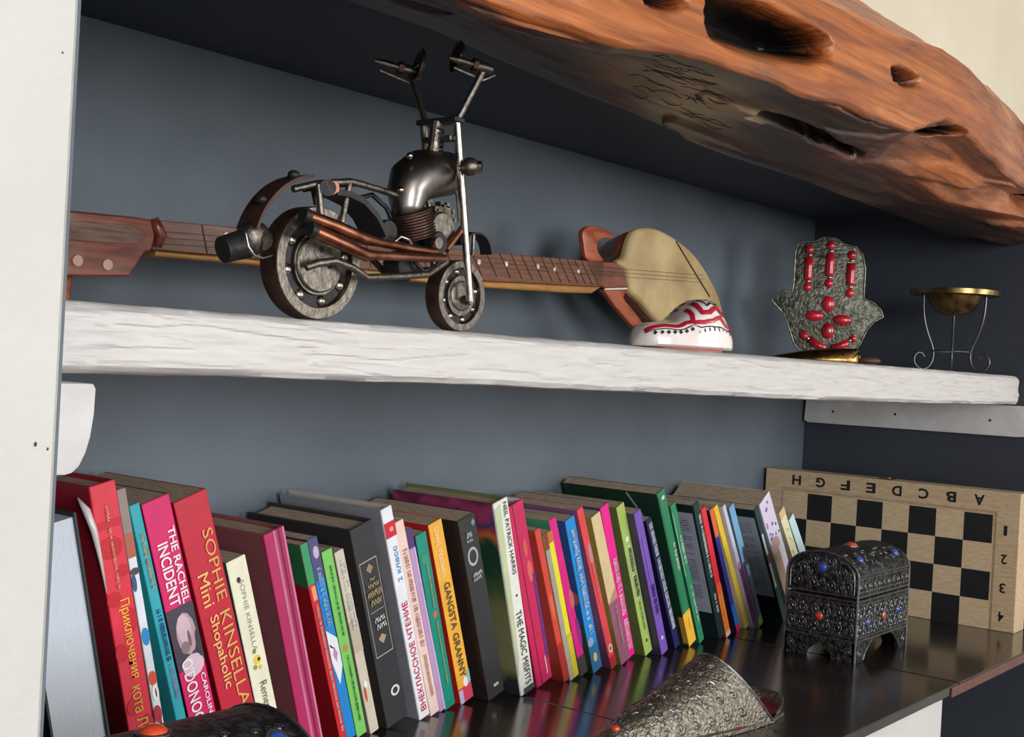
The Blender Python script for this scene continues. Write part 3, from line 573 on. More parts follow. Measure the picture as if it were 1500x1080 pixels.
# ------------------------------------------------------------------ chess box
XC = 1.849; CY0, CY1 = .549, .949; CZ0, CZ1 = ZB, ZB+.1985
off = (XC+.022, .75, ZB)
cb = thing('chess_box', 'folded wooden chess board box standing on the worktop by the dark wall', 'chess board', off)
M_ply = mat('pale_lacquered_plywood', (208, 182, 148), .42, rgb2=(190, 162, 126), scale=70, stretch=(1, 1, 6), bump=.08, bscale=120)
M_plyl = mat('light_square_wood', (216, 192, 158), .42, rgb2=(198, 172, 136), scale=80, stretch=(1, 1, 6))
M_blk = mat('black_ink', (30, 30, 34), .5)
MB().box((XC, CY0, CZ0), (XC+.044, CY1, CZ1), .0015, 2).build('box', M_ply, cb, off)
gy, gz, sq = .9149, ZB+.1645, .0410
for r in range(4):
    for c in range(8):
        dark = (r+c) % 2 == 1
        y1 = gy-c*sq; z1 = gz-r*sq
        MB().box((XC-.0004, y1-sq, max(CZ0+.0004, z1-sq)), (XC+.0002, y1, z1)).build('dark_square' if dark else 'light_square', M_blk if dark else M_plyl, cb, off)
for a, b in (((gy+.0030, gz+.0030), (gy-8*sq-.0030, gz+.0034)), ((gy+.0034, gz+.0034), (gy+.0030, CZ0+.001)), ((gy-8*sq-.0030, gz+.0034), (gy-8*sq-.0034, CZ0+.001)), ((gy-8*sq-.0048, gz+.005), (gy-8*sq-.0051, CZ0+.001)), ((gy+.0050, gz+.0050), (gy-8*sq-.0050, gz+.0053))):
    MB().box((XC-.0003, min(a[0], b[0]), min(a[1], b[1])), (XC+.0001, max(a[0], b[0]), max(a[1], b[1]))).build('border_line', M_blk, cb, off)
for k, ch in enumerate('HGFEDCBA'):      # upside down: the half shown belongs to the far player
    letter(ch, Vector((XC-.0004, gy-(k+.5)*sq, gz+.0195))-Vector(off), (0, 1, 0), (0, 0, -1), .0150, .0155, M_blk, cb, 'square_letter', .03)
for k, ch in enumerate('1234'):
    letter(ch, Vector((XC-.0004, gy-8*sq-.0185, gz-(k+.5)*sq))-Vector(off), (0, 1, 0), (0, 0, -1), .0085 if ch != '1' else .005, .0140, M_blk, cb, 'square_number', .02)
M_brass = mat('worn_brass', (190, 160, 96), .3, 1.)
q = PX(1299, 702, 0, XC+.010)
MB().box((XC+.006, q.y-.012, CZ1-.0005), (XC+.020, q.y+.012, CZ1+.0018), .0006).box((XC+.010, q.y-.005, CZ1+.001), (XC+.016, q.y+.005, CZ1+.004), .0008).build('clasp', M_brass, cb, off)

# ------------------------------------------------------------------ jewelled caskets
M_sil = mat('blackened_silver', (82, 82, 84), .5, .9, rgb2=(36, 36, 38), scale=160, fac=(.4, .62), bump=.8, bscale=260)
M_silr = mat('bright_silver_relief', (140, 140, 138), .42, 1., rgb2=(110, 110, 110), scale=120)
M_or = mat('coral_glass', (226, 74, 38), .15, spec=.6, coat=.6); M_blu = mat('blue_glass', (38, 82, 176), .12, coat=.6)
def scroll(mb, o, u, v, r, turns=1.6, tr=.0008, flip=1, n=16):
    o = Vector(o); u = Vector(u); v = Vector(v); pts = []
    for k in range(n+1):
        t = k/n; a = flip*turns*2*math.pi*t; rr = r*(1-.85*t); pts.append(o+u*(rr*math.cos(a))+v*(rr*math.sin(a)))
    mb.tube(pts, [tr*(1-.4*k/n) for k in range(n+1)], 4)
def casket(label, loc):
    g = 'jewelled metal caskets'
    b = thing('jewelled_casket', label, 'casket', loc, group=g)
    A, D = .0815, .0475
    def archp(zs, n=14, shrink=0.):
        """lid outline in y, z"""
        top = .1315-shrink; sp = .104; d = D-shrink
        return [(-d, zs)]+[(-d*math.cos(math.pi*k/n), sp+(top-sp)*math.sin(math.pi*k/n)) for k in range(n+1)]+[(d, zs)]
    MB().box((-A, -D, .024), (A, D, .0765), .0015).build('body', M_sil, b)
    MB().prism([(-A, y, z) for y, z in archp(.0785)], (2*A, 0, 0), .0015).build('lid', M_sil, b, smooth=30)
    # bracket feet
    for sx in (-1, 1):
        for sy in (-1, 1):
            f = MB()
            f.prism([(sx*A, sy*D, 0), (sx*(A-.026), sy*D, 0), (sx*(A-.030), sy*D, .008), (sx*(A-.038), sy*D, .015), (sx*(A-.052), sy*D, .0245), (sx*A, sy*D, .0245)], (0, -sy*.004, 0))
            f.prism([(sx*A, sy*D, 0), (sx*A, sy*(D-.030), 0), (sx*A, sy*(D-.032), .006), (sx*A, sy*(D-.038), .012), (sx*A, sy*(D-.0465), .0165), (sx*A, sy*(D-.0465), .0245), (sx*A, sy*D, .0245)], (-sx*.004, 0, 0))
            fo = f.build('foot', M_sil, b)
            rr = MB(); rr.tube([(sx*(A-.025), sy*(D+.0004), .001), (sx*(A-.029), sy*(D+.0004), .008), (sx*(A-.037), sy*(D+.0004), .015), (sx*(A-.051), sy*(D+.0004), .0245)], .0011, 5)
            scroll(rr, (sx*(A-.011), sy*(D+.0003), .011), (1, 0, 0), (0, 0, 1), .007)
            scroll(rr, (sx*(A+.0003), sy*(D-.009), .012), (0, 1, 0), (0, 0, 1), .006)
            rr.build('foot_relief', M_silr, fo)
    # mouldings
    m = MB()
    for z, r in ((.0255, .0012), (.0745, .0013), (.0800, .0013)):
        m.tube([(-A, -D, z), (A, -D, z), (A, D, z), (-A, D, z)], r, 6, closed=True)
    for z in (.030, .0700): m.tube([(-A, -D-.0003, z), (A, -D-.0003, z), (A, D+.0003, z), (-A, D+.0003, z)], .0006, 5, closed=True)
    m.tube([(-A, -D, .106), (A, -D, .106)], .0012, 6); m.tube([(-A, -D, .102), (A, -D, .102)], .0006, 5)
    for sx in (-1, 1):
        for sy in (-1, 1): m.tube([(sx*A, sy*D, 0), (sx*A, sy*D, .106)], .0015, 6)
        m.tube([(sx*A, y, z) for y, z in archp(.0785)], .0014, 6); m.tube([(sx*(A+.0002), y*.9, .0785+(z-.0785)*.93) for y, z in archp(.0835)], .0007, 5)
    m.build('moulding', M_silr, b)
    # filigree scrolls
    fl = MB(); rg = random.Random(11)
    for z, rad in ((.040, .0075), (.058, .0078)):
        for k in range(10): scroll(fl, (-A+.0085+k*.0163, -D-.0003, z+rg.uniform(-.001, .001)), (1, 0, 0), (0, 0, 1), rad, 1.7, flip=1 if k % 2 else -1)
        for k in range(6): 
            for sx in (-1, 1): scroll(fl, (sx*(A+.0003), -D+.0085+k*.0157, z), (0, 1, 0), (0, 0, 1), rad, 1.7, flip=1 if k % 2 else -1)
    for k in range(11): scroll(fl, (-A+.008+k*.0148, -D-.0003, .092), (1, 0, 0), (0, 0, 1), .0062, 1.5, flip=1 if k % 2 else -1)
    for k in range(22): fl.sphere((-A+.005+k*.0073, -D-.0002, .0855), .0014, (1, .6, 1), 6, 4); fl.sphere((-A+.005+k*.0073, -D-.0002, .0490), .0011, (1, .6, 1), 6, 4)
    for y, z, r in ((-.033, .093, .009), (-.012, .092, .008), (.012, .092, .008), (.033, .093, .009), (-.026, .111, .008), (.026, .111, .008), (-.012, .124, .0075), (.012, .124, .0075), (0, .097, .005)):
        for sx in (-1, 1): scroll(fl, (sx*(A+.0003), y, .0785+(z-.0785)*.92), (0, 1, 0), (0, 0, 1), r, 1.7, flip=1 if y > 0 else -1)
    for z in (.034, .046, .053, .065):
        for k in range(19):
            scroll(fl, (-A+.006+k*.0084, -D-.0003, z+rg.uniform(-.001, .001)), (1, 0, 0), (0, 0, 1), .0032, 1.2, .0006, flip=1 if k % 2 else -1, n=8)
        for k in range(11): scroll(fl, (-A-.0003, -D+.006+k*.0083, z+rg.uniform(-.001, .001)), (0, 1, 0), (0, 0, 1), .0032, 1.2, .0006, flip=1 if k % 2 else -1, n=8)
    for k in range(34):
        y = rg.uniform(-.042, .042); z = rg.uniform(.084, .102+.018*math.sqrt(1-(y/.046)**2))
        scroll(fl, (-A-.0003, y, z), (0, 1, 0), (0, 0, 1), .0034, 1.3, .0006, flip=1 if k % 2 else -1, n=8)
    for k in range(40):                                  # sparse chasing on the curved lid
        a = rg.uniform(.35, 1.2); x = rg.uniform(-A+.006, A-.006); y = -D*math.cos(a); z = .104+.0275*math.sin(a)
        scroll(fl, (x, y, z), (1, 0, 0), Vector((0, math.sin(a)*D, math.cos(a)*.0275)).normalized(), .0036, 1.2, .0004, flip=1 if k % 2 else -1, n=8)
    fl.build('filigree', M_silr, b, kind='stuff')
    def gem(p, r, m, nrm): 
        e = Vector(nrm).normalized(); q = e.to_track_quat('Z', 'Y').to_matrix().to_4x4()
        o = MB().sphere(p, r, (1, 1, .6), 12, 8, mx=q).build('gem', m, b, smooth=True)
        MB().lathe([(r*.95, -.0005), (r*1.22, -.0005), (r*1.22, .0009), (r*.95, .0012)], Matrix.Translation(Vector(p)) @ q, 16, True).build('gem_setting', M_silr, o)
    gem((-A-.0006, 0, .112), .0062, M_blu, (-1, 0, 0)); gem((-A-.0006, .001, .051), .0055, M_or, (-1, 0, 0))
    gem((A+.0006, 0, .112), .0062, M_blu, (1, 0, 0))
    gem((-.048, -D-.0006, .047), .0050, M_blu, (0, -1, 0)); gem((0, -D-.0006, .050), .0050, M_or, (0, -1, 0)); gem((.046, -D-.0006, .052), .0050, M_blu, (0, -1, 0))
    gem((0, 0, .1320), .0085, M_or, (0, 0, 1))
    gem((-.052, -.0345, .1235), .0062, M_blu, (0, -.62, .75)); gem((.060, -.0345, .1235), .0066, M_blu, (0, -.62, .75))
    return b
casket('dark silver filigree casket with domed lid standing before the chess box', (1.558, .6725, ZB))
casket('dark silver domed casket in front of the thick red gold lettered book', (.4225, .578, ZB))

# ------------------------------------------------------------------ metal slipper
sl = (1.10, .618, ZB)
s = thing('embossed_slipper', 'embossed silver pointed slipper with red lining on the dark worktop', 'slipper', sl, (0, 0, math.radians(-6)))
M_emb = mat('embossed_silver', (150, 144, 130), .38, 1., rgb2=(112, 106, 95), scale=260, fac=(.40, .60), bump=.5, bscale=330)
M_red = mat('red_lining', (150, 30, 56), .7)
def slipper():
    n, m = 34, 20; rings = []; inner = []
    for i in range(n+1):
        t = i/n
        x = -.185+.205*t
        hw = .043*t**.72*(1+.12*(1-t))+.001
        hh = .001+.063*t**.92
        ring = []
        for k in range(m+1):
            a = math.pi*k/m
            y = -hw*math.cos(a); z = .004+hh*(math.sin(a)**1.12)
            # the mouth of the vamp slants back towards its sides
            xs_ = x+(.036*(1-math.sin(a))*t**4)-(.018*math.sin(a)*t**7)
            ring.append(Vector((xs_, y, z)))
        rings.append(ring)
    mb = MB(); bm = mb.bm
    V = [[bm.verts.new(p) for p in r] for r in rings]
    I = [[bm.verts.new(Vector((p.x, p.y*.95, .004+(p.z-.004)*.95))) for p in r] for r in rings]
    for i in range(n):
        for k in range(m):
            bm.faces.new((V[i][k], V[i][k+1], V[i+1][k+1], V[i+1][k])); bm.faces.new((I[i][k], I[i+1][k], I[i+1][k+1], I[i][k+1]))
    for k in range(m): bm.faces.new((V[n][k], V[n][k+1], I[n][k+1], I[n][k]))
    v = mb.build('vamp', M_emb, s, smooth=50)
    rim = MB().tube([p*1.0 for p in rings[-1]], .0014, 6).build('vamp_rim', M_silr, v)
    # embossed scrolls over the vamp
    em = MB(); rg = random.Random(4)
    for i in range(9, n-1, 3):
        for k in range(2, m-1, 2):
            p = rings[i][k]; du = (rings[i+1][k]-rings[i-1][k]).normalized(); dv = (rings[i][k+1]-rings[i][k-1]).normalized()
            scroll(em, p, du, dv, .0072*rg.uniform(.7, 1), 1.5, .0008, 1 if rg.random() > .5 else -1, 10)
    em.build('embossing', M_silr, v, kind='stuff')
    sole = [(-.190, 0), (-.15, -.021), (-.09, -.036), (0, -.0445), (.060, -.043), (.092, -.034), (.110, -.016), (.113, 0)]
    poly = sole+[(x, -y) for x, y in sole[::-1][1:-1]]
    MB().prism([(x, y, 0) for x, y in poly], (0, 0, .0045), .001).build('sole', M_emb, s)
    MB().prism([(x*.96, y*.90, .0046) for x, y in poly if x >= 0], (0, 0, .0012)).build('insole', M_red, s)
    bk = []
    for k in range(15):
        a = -1.25+2.5*k/14; bk.append((math.cos(a), math.sin(a)))
    h = MB(); ins = [Vector((.040+.070*c, .040*q_, .0045)) for c, q_ in bk]; top = [Vector((.040+.074*c, .043*q_, .004+.013*max(.12, c)**.7)) for c, q_ in bk]
    ou = [Vector((p.x*1.02, p.y*1.05, p.z)) for p in ins]; ot = [Vector((p.x*1.02, p.y*1.05, p.z)) for p in top]
    rows = [[h.bm.verts.new(p) for p in r] for r in (ins, top, ot, ou)]
    for a_, b_ in zip(rows, rows[1:]):
        for k in range(14): h.bm.faces.new((a_[k], a_[k+1], b_[k+1], b_[k]))
    h.build('heel_wall', M_emb, s, smooth=True)
    fl = MB().prism([(.040, .034, .0100), (.100, .020, .0120), (.104, .004, .0120), (.050, .006, .0070)], (0, 0, .0015)); 
    fl.build('lining', M_red, s)
    MB().sphere((-.150, -.012, .023), .0042, (1, 1, .7), 10, 7).build('gem', M_or, s, smooth=True)
slipper()

# ------------------------------------------------------------------ scrap metal motorcycle
bl = (.64, .632, ZS)
bk = thing('motorcycle_model', 'scrap metal chopper motorcycle model with copper exhaust pipes on the white shelf', 'motorcycle model', bl)
M_steel = mat('dark_steel', (130, 124, 116), .42, 1., rgb2=(108, 100, 92), scale=260, bump=.2, bscale=200)
M_rust = mat('rusty_steel', (104, 80, 68), .48, .85, rgb2=(74, 50, 41), scale=60, bump=.25)
M_fen = mat('rust_brown_plate', (74, 48, 40), .5, .4, rgb2=(52, 33, 28), scale=60)
M_tank = mat('burnished_steel', (132, 128, 124), .33, 1., rgb2=(112, 74, 58), scale=28, fac=(.36, .50))
M_bright = mat('bright_steel', (196, 190, 180), .25, 1., rgb2=(140, 132, 124), scale=120)
M_cop = mat('copper_pipe', (178, 122, 96), .34, 1., rgb2=(120, 76, 58), scale=80)
M_bblk = mat('black_iron', (52, 50, 50), .5, .6, bump=.2)
def bt(name, pts, r, m, par=None, seg=10, smooth=40): return MB().tube(pts, r, seg).build(name, m, par or bk, None if par else bl, smooth=smooth) if not par else MB().tube([Vector(p) for p in pts], r, seg).build(name, m, par, bl, smooth=smooth)
def wheel(c, R, wd):
    rot = Matrix.Translation(c) @ Matrix.Rotation(math.pi/2, 4, 'X')
    h = wd/2
    wh = MB().lathe([(R*.80, -h), (R*.985, -h), (R, -h*.85), (R, h*.85), (R*.985, h), (R*.80, h), (R*.77, h*.7), (R*.77, -h*.7)], rot, 48, True).build('wheel', M_rust, bk, bl, smooth=35)
    MB().lathe([(R*.795, -h-.0004), (R*.975, -h-.0004), (R*.975, -h+.002), (R*.795, -h+.002)], rot @ Matrix.Rotation(math.pi, 4, 'X'), 48, True).build('rim_ring', M_steel, wh, bl, smooth=35)
    MB().lathe([(R*.80, h*.55), (R*.57, h*.55), (R*.57, -h*.5), (R*.80, -h*.5)], rot, 40, True).build('race', M_bblk, wh, bl, smooth=35)
    MB().lathe([(R*.40, -h*.9), (R*.56, -h*.9), (R*.56, h*.9), (R*.40, h*.9)], rot, 40, True).build('inner_race', M_steel, wh, bl, smooth=35)
    for k in range(8):
        a = 2*math.pi*k/8+.25
        p = Vector((c[0]+R*.68*math.cos(a), c[1]-h*.45, c[2]+R*.68*math.sin(a)))
        MB().sphere(p, R*.112, (1, 1, 1), 12, 8).build('bearing_ball', M_bright, wh, bl, smooth=True)
    return wh
YN = .624
rc = PX(468, 383, 1, YN); RR = rc.z-ZS-.0; 
rear_c = Vector((rc.x, .632, ZS+.0375)); wr = wheel(rear_c, .0375, .016)
fc = PX(676, 431, 1, YN+.002); front_c = Vector((fc.x, .632, ZS+.0268)); wfz = wheel(front_c, .0268, .013)
# brake plate on the rear wheel with two holes, hub cap on the front
rotR = Matrix.Translation(rear_c+Vector((0, -.0085, 0))) @ Matrix.Rotation(math.pi/2, 4, 'X')
MB().lathe([(0, .001), (.0185, .001), (.0195, 0), (.0195, -.002), (0, -.002)], rotR, 32).build('brake_plate', M_steel, wr, bl, smooth=35)
for dx, dz in ((-.007, -.002), (.008, -.001), (0, .009)):
    p = rear_c+Vector((dx, -.0096, dz)); MB().cyl(p, p+Vector((0, .0008, 0)), .0023, seg=12).build('plate_hole', M_bblk, wr, bl)
MB().lathe([(.0, .002), (.010, .002), (.0115, .001), (.0115, -.003), (0, -.003)], Matrix.Translation(front_c+Vector((0, -.0055, 0))) @ Matrix.Rotation(math.pi/2, 4, 'X'), 28).build('hub_plate', M_steel, wfz, bl, smooth=35)
p = front_c+Vector((.002, -.0085, -.003)); MB().cyl(p+Vector((0, .003, 0)), p+Vector((0, -.006, 0)), .0035, seg=6).build('axle_nut', M_steel, wfz, bl)
# fenders
def P(x, y, Y): return PX(320+x/2.4, 50+y/2.4, 1, Y)
def arc_strip(c, R, a0, a1, w, th, n=18):
    mb = MB(); rings = []
    for k in range(n+1):
        a = math.radians(a0+(a1-a0)*k/n); d = Vector((math.cos(a), 0, math.sin(a)))
        rings.append([c+d*R+Vector((0, -w/2, 0)), c+d*R+Vector((0, w/2, 0)), c+d*(R+th)+Vector((0, w/2, 0)), c+d*(R+th)+Vector((0, -w/2, 0))])
    return mb.loft(rings)
arc_strip(rear_c, .0560, 100, 163, .020, .0022).build('rear_fender', M_fen, bk, bl, smooth=35)
arc_strip(P(893, 775, .660), .0165, 5, 160, .012, .0014).build('front_fender', M_bblk, bk, bl, smooth=35)
for ang in (112, 143):
    q = rear_c+Vector((math.cos(math.radians(ang)), -.06, math.sin(math.radians(ang))))*.0595; MB().sphere(q, .0042, (1, 1, .8), 10, 7).build('fender_bolt', M_bblk, bk, bl, smooth=True)
# tail lamp: capped nut, black tin and its wire
tq = PX(372, 348, 1, .632)
MB().sphere(tq, .011, (1, .9, 1), 16, 10).build('tail_lamp', M_steel, bk, bl, smooth=True)
MB().cyl(tq+Vector((-.004, .002, -.004)), tq+Vector((-.021, .004, -.010)), .0095, .0085, 18).build('tail_tin', M_bblk, bk, bl, smooth=40)
nq = PX(388, 352, 1, .626); MB().lathe([(0, .004), (.004, .004), (.0075, 0), (.0075, -.003), (0, -.003)], Matrix.Translation(nq) @ Matrix.Rotation(1.2, 4, 'Z') @ Matrix.Rotation(math.pi/2, 4, 'X'), 6).build('cap_nut', M_steel, bk, bl)
bt('lamp_wire', [PX(360, 342, 1, .62), PX(364, 362, 1, .618), PX(372, 374, 1, .618), PX(384, 378, 1, .62), PX(398, 374, 1, .624)], .0010, M_bright)
# frame
bt('seat_rail', [P(262, 545, .628), P(345, 526, .626), P(465, 518, .624), P(560, 545, .626), P(650, 575, .630)], .0024, M_steel)
bt('seat_rail', [P(300, 545, .642), P(380, 530, .644), P(500, 525, .644), P(640, 572, .642)], .0022, M_bblk)
bt('strut', [P(352, 530, .624), P(362, 640, .622)], .0022, M_steel); bt('strut', [P(462, 520, .624), P(432, 668, .622)], .0022, M_steel); bt('strut', [P(330, 530, .640), P(345, 600, .640)], .002, M_bblk)
MB().cyl(P(385, 540, .618), P(385, 540, .650), .0055, seg=14).build('seat_nut', M_bblk, bk, bl, smooth=40); MB().cyl(P(402, 540, .617), P(402, 540, .626), .0048, seg=6).build('copper_nut', M_cop, bk, bl)
seat = MB(); st = [P(375, 568, .63), P(420, 575, .63), P(470, 600, .63), P(515, 650, .63), P(548, 715, .63)]
seat.loft([[q+Vector((0, -.012, 0)), q+Vector((0, .012, 0)), q+Vector((.001, .012, .004)), q+Vector((.001, -.012, .004))] for q in st]).build('seat', M_bblk, bk, bl, smooth=40)
bt('frame_tube', [P(490, 600, .636), P(500, 575, .638), P(540, 565, .638), P(590, 610, .636), P(635, 705, .634)], .0018, M_bblk)
bt('lower_rail', [P(308, 820, .616), P(350, 806, .614), P(410, 797, .613), P(470, 820, .613), P(520, 856, .613), P(640, 852, .614), P(735, 845, .616), P(800, 800, .618)], .0026, M_steel)
bt('lower_rail', [P(540, 790, .646), P(585, 840, .646), P(740, 830, .646)], .0024, M_bblk)
# exhaust pipes
for pts, r in (([P(312, 640, .612), P(420, 680, .611), P(510, 720, .610), P(560, 732, .611), P(680, 755, .613), P(790, 770, .618)], .0046), ([P(335, 692, .608), P(430, 735, .607), P(520, 778, .606), P(560, 778, .607), P(690, 786, .609), P(795, 790, .614)], .0046)):
    e = MB().tube(pts, [r, r, r*.95, r*.7, r*.62, r*.6], 14).build('exhaust_pipe', M_cop, bk, bl, smooth=40)
    d = (pts[0]-pts[1]).normalized(); MB().cyl(pts[0]+d*.0002, pts[0]+d*.0012, r*.8, seg=14).build('pipe_mouth', M_bblk, e, bl)
    MB().tube([pts[0]-d*.001, pts[0]+d*.004], r*1.08, 14).build('pipe_collar', M_bblk, e, bl, smooth=40)
# elbow tank, threaded barrel
tk = [P(812, 492, .640), P(790, 492, .638), P(755, 492, .636), P(715, 496, .634), P(680, 520, .632), P(664, 560, .630), P(662, 610, .629), P(664, 640, .629)]
MB().tube(tk, [.0140, .0165, .0180, .0186, .0176, .0150, .0118, .0115], 24).build('tank', M_tank, bk, bl, smooth=True)
MB().lathe([(.0128, -.003), (.0165, -.003), (.0165, .002), (.0128, .002)], Matrix.Translation(P(800, 492, .639)) @ Matrix.Rotation(math.pi/2, 4, 'Y'), 28, True).build('tank_ring', M_steel, bk, bl, smooth=35)
for x, y, Y in ((672, 428, .622), (640, 548, .616), (795, 470, .63)):
    MB().sphere(P(x, y, Y), .0026, u=10, v=7).build('rivet', M_bright, bk, bl, smooth=True)
b0, b1 = P(672, 625, .629), P(690, 715, .629)
brl = MB().cyl(b0, b1, .0150, .0145, 24).build('barrel', M_rust, bk, bl, smooth=40)
for k in range(9):
    c = b0.lerp(b1, (k+.5)/9); n_ = (b1-b0).normalized(); q4 = n_.to_track_quat('Z', 'Y').to_matrix().to_4x4()
    MB().lathe([(.0145, -.0007), (.0166, 0), (.0145, .0007)], Matrix.Translation(c) @ q4, 24, True).build('thread', M_steel, brl, bl, smooth=False)
# engine: cogs, discs, bolts
def disc(x, y, Y, R, w, m, name, tilt=0.): return MB().lathe([(0, -w), (R*.9, -w), (R, -w*.7), (R, w*.7), (R*.9, w), (0, w)], Matrix.Translation(P(x, y, Y)) @ Matrix.Rotation(tilt, 4, 'Z') @ Matrix.Rotation(math.pi/2, 4, 'X'), 26).build(name, m, bk, bl, smooth=35)
disc(770, 690, .626, .0135, .006, M_steel, 'engine_disc'); disc(765, 735, .618, .0085, .004, M_bblk, 'engine_disc'); disc(765, 735, .613, .0045, .003, M_steel, 'engine_hub'); disc(700, 715, .640, .013, .006, M_bblk, 'engine_disc'); disc(580, 695, .630, .0085, .006, M_bblk, 'engine_disc'); disc(640, 815, .632, .011, .008, M_bblk, 'gear_case')
cg = MB(); cc = P(785, 650, .632)
for k in range(10):
    a = 2*math.pi*k/10; cg.box(cc+Vector((.011*math.cos(a)-.0018, -.003, .011*math.sin(a)-.0018)), cc+Vector((.011*math.cos(a)+.0018, .003, .011*math.sin(a)+.0018)))
cg.lathe([(0, -.003), (.0105, -.003), (.0105, .003), (0, .003)], Matrix.Translation(cc) @ Matrix.Rotation(math.pi/2, 4, 'X'), 22); cg.build('cog', M_steel, bk, bl)
bt('copper_rod', [P(800, 758, .616), P(856, 684, .618)], .0026, M_cop)
bt('fuel_line', [P(610, 740, .620), P(640, 712, .617), P(668, 722, .617), P(680, 745, .618)], .0013, M_bright)
bt('fuel_line', [P(690, 800, .62), P(720, 835, .618), P(760, 820, .617), P(800, 770, .618), P(830, 700, .622)], .0016, M_bblk)
bt('down_tube', [P(735, 580, .640), P(750, 640, .640), P(745, 700, .640)], .0026, M_steel)
bt('brake_cable', [P(815, 500, .632), P(838, 570, .626), P(845, 660, .624)], .0009, M_steel)
# fork and handlebars
NF, FF = .6165, .6485
ft = P(838, 308, NF); fb = P(884, 938, NF-.0015)
bt('fork_leg', [ft, fb], .0030, M_bright)
far_t = Vector((ft.x-.001, FF, ft.z+.0005)); bt('fork_leg', [far_t, Vector((fb.x, FF, fb.z))], .0030, M_steel)
cr = MB().box((ft.x-.006, NF-.004, ft.z-.001), (ft.x+.005, FF+.004, ft.z+.003), .0008); cr.build('fork_crown', M_bblk, bk, bl)
yk = MB().box((ft.x-.004, NF+.002, ft.z-.014), (ft.x+.003, FF-.002, ft.z-.010), .0006).cyl((ft.x-.004, .6325, ft.z), (ft.x-.008, .6325, ft.z-.034), .0045, seg=12); yk.build('steering_head', M_steel, bk, bl)
sp = [Vector((ft.x-.003+.0052*math.cos(k*.8), .6325+.0052*math.sin(k*.8), ft.z-.003-.00045*k)) for k in range(48)]
bt('spring', sp, .0010, M_steel, seg=5)
for sgn, top in ((-1, P(934, 122, .603)), (1, P(672, 132, .672))):
    base = Vector((ft.x+.001, NF if sgn < 0 else FF, ft.z+.002))
    bt('handlebar_riser', [base, base.lerp(top, .5), top], .0026, M_steel)
    g0 = top+Vector((.005, -.003, .0)); g1 = top+Vector((-.026, .012, .004))
    g = MB().tube([g0, g0.lerp(g1, .25), g0.lerp(g1, .5), g0.lerp(g1, .75), g1], [.0034, .0042, .0026, .0032, .0012], 12).build('handgrip', M_steel, bk, bl, smooth=40)
    MB().cyl(g0.lerp(g1, .35), g0.lerp(g1, .45), .0050, seg=6).build('grip_nut', M_rust, g, bl)
    lev = MB().tube([g0+Vector((.004, 0, -.003)), g0.lerp(g1, .4)+Vector((.010, 0, -.009)), g1+Vector((.006, 0, -.006))], .0012, 6).build('brake_lever', M_steel, g, bl)
    mc = P(842, 82, .622) if sgn < 0 else P(708, 108, .664); q4 = (Vector((-.86, .48, .12))).to_track_quat('Z', 'Y').to_matrix().to_4x4()
    mr = MB().lathe([(0, .0006), (.0100, .0006), (.0112, .0016), (.0118, 0), (.0108, -.0014), (0, -.0020)], Matrix.Translation(mc) @ q4, 28).build('mirror', M_bblk, bk, bl, smooth=40)
    MB().lathe([(.0108, .0016), (.0118, .0022), (.0124, .0008), (.0112, 0)], Matrix.Translation(mc) @ q4, 28, True).build('mirror_rim', M_steel, mr, bl, smooth=40)
    MB().tube([mc, top], .0012, 6).build('mirror_stalk', M_steel, mr, bl)
fq = P(893, 775, .660); bt('fender_stay', [Vector((fb.x, FF, fb.z+.012)), fq, fq+Vector((0, 0, .0168))], .0016, M_steel)
hq = P(884, 466, .606); MB().sphere(hq, .0072, (1, 1, .95), 16, 10).build('headlamp', M_steel, bk, bl, smooth=True); bt('headlamp_stem', [P(845, 472, .612), hq], .002, M_steel)
MB().cyl(hq+Vector((.003, -.004, 0)), hq+Vector((.005, -.0072, 0)), .0044, seg=12).build('headlamp_lens', M_bright, bk, bl)

# ------------------------------------------------------------------ long-necked lute leaning along the back wall
YG = .845
rl = (1.2, .87, ZS)
lu = thing('rubab_lute', 'long necked wooden lute with skin covered body lying along the back wall', 'lute', rl)
M_rose = mat('red_brown_wood', (132, 66, 42), .35, rgb2=(92, 40, 26), scale=30, stretch=(1, 4, 8), coat=.3)
M_neck = mat('brown_fretboard', (118, 70, 44), .4, rgb2=(86, 48, 30), scale=40, stretch=(1, 6, 10), coat=.2)
M_pale = mat('honey_wood', (176, 124, 62), .4, rgb2=(146, 96, 46), scale=30, stretch=(1, 6, 8))
M_skin = mat('parchment_skin', (206, 182, 132), .55, rgb2=(158, 132, 90), scale=14, bump=.15, bscale=60)
M_ornw = mat('orange_wood', (170, 84, 46), .35, rgb2=(132, 58, 30), scale=30, stretch=(1, 5, 5), coat=.3)
M_pearl = mat('pearl_inlay', (236, 226, 214), .3)
M_line = mat('dark_fret', (60, 36, 26), .5)
def G(x, y, Y=YG): return PX(820+x/4.697, 310+y/4.697, 1, Y)
def smoothpoly(pts, m=5): return [Vector(p) for p in catmull(pts, m)]
body = [G(*q) for q in ((388, 350), (440, 305), (468, 205), (508, 132), (580, 110), (660, 120), (740, 160), (810, 205), (905, 285), (1000, 420), (1075, 560), (1112, 690), (1105, 800), (1040, 895), (920, 910), (780, 860), (650, 745), (560, 640), (480, 560), (468, 500), (440, 420))]
body = [Vector((q.x, q.y, max(q.z, ZS+.001))) for q in body]
bp_ = smoothpoly(body, 4)
bp_ = [Vector((q.x, q.y, max(q.z, ZS+.0006))) for q in bp_]
cen = sum(bp_, Vector())/len(bp_)
def ring(f, y): return [Vector((cen.x+(q.x-cen.x)*f, y, max(ZS+.0004, cen.z+(q.z-cen.z)*f))) for q in bp_]
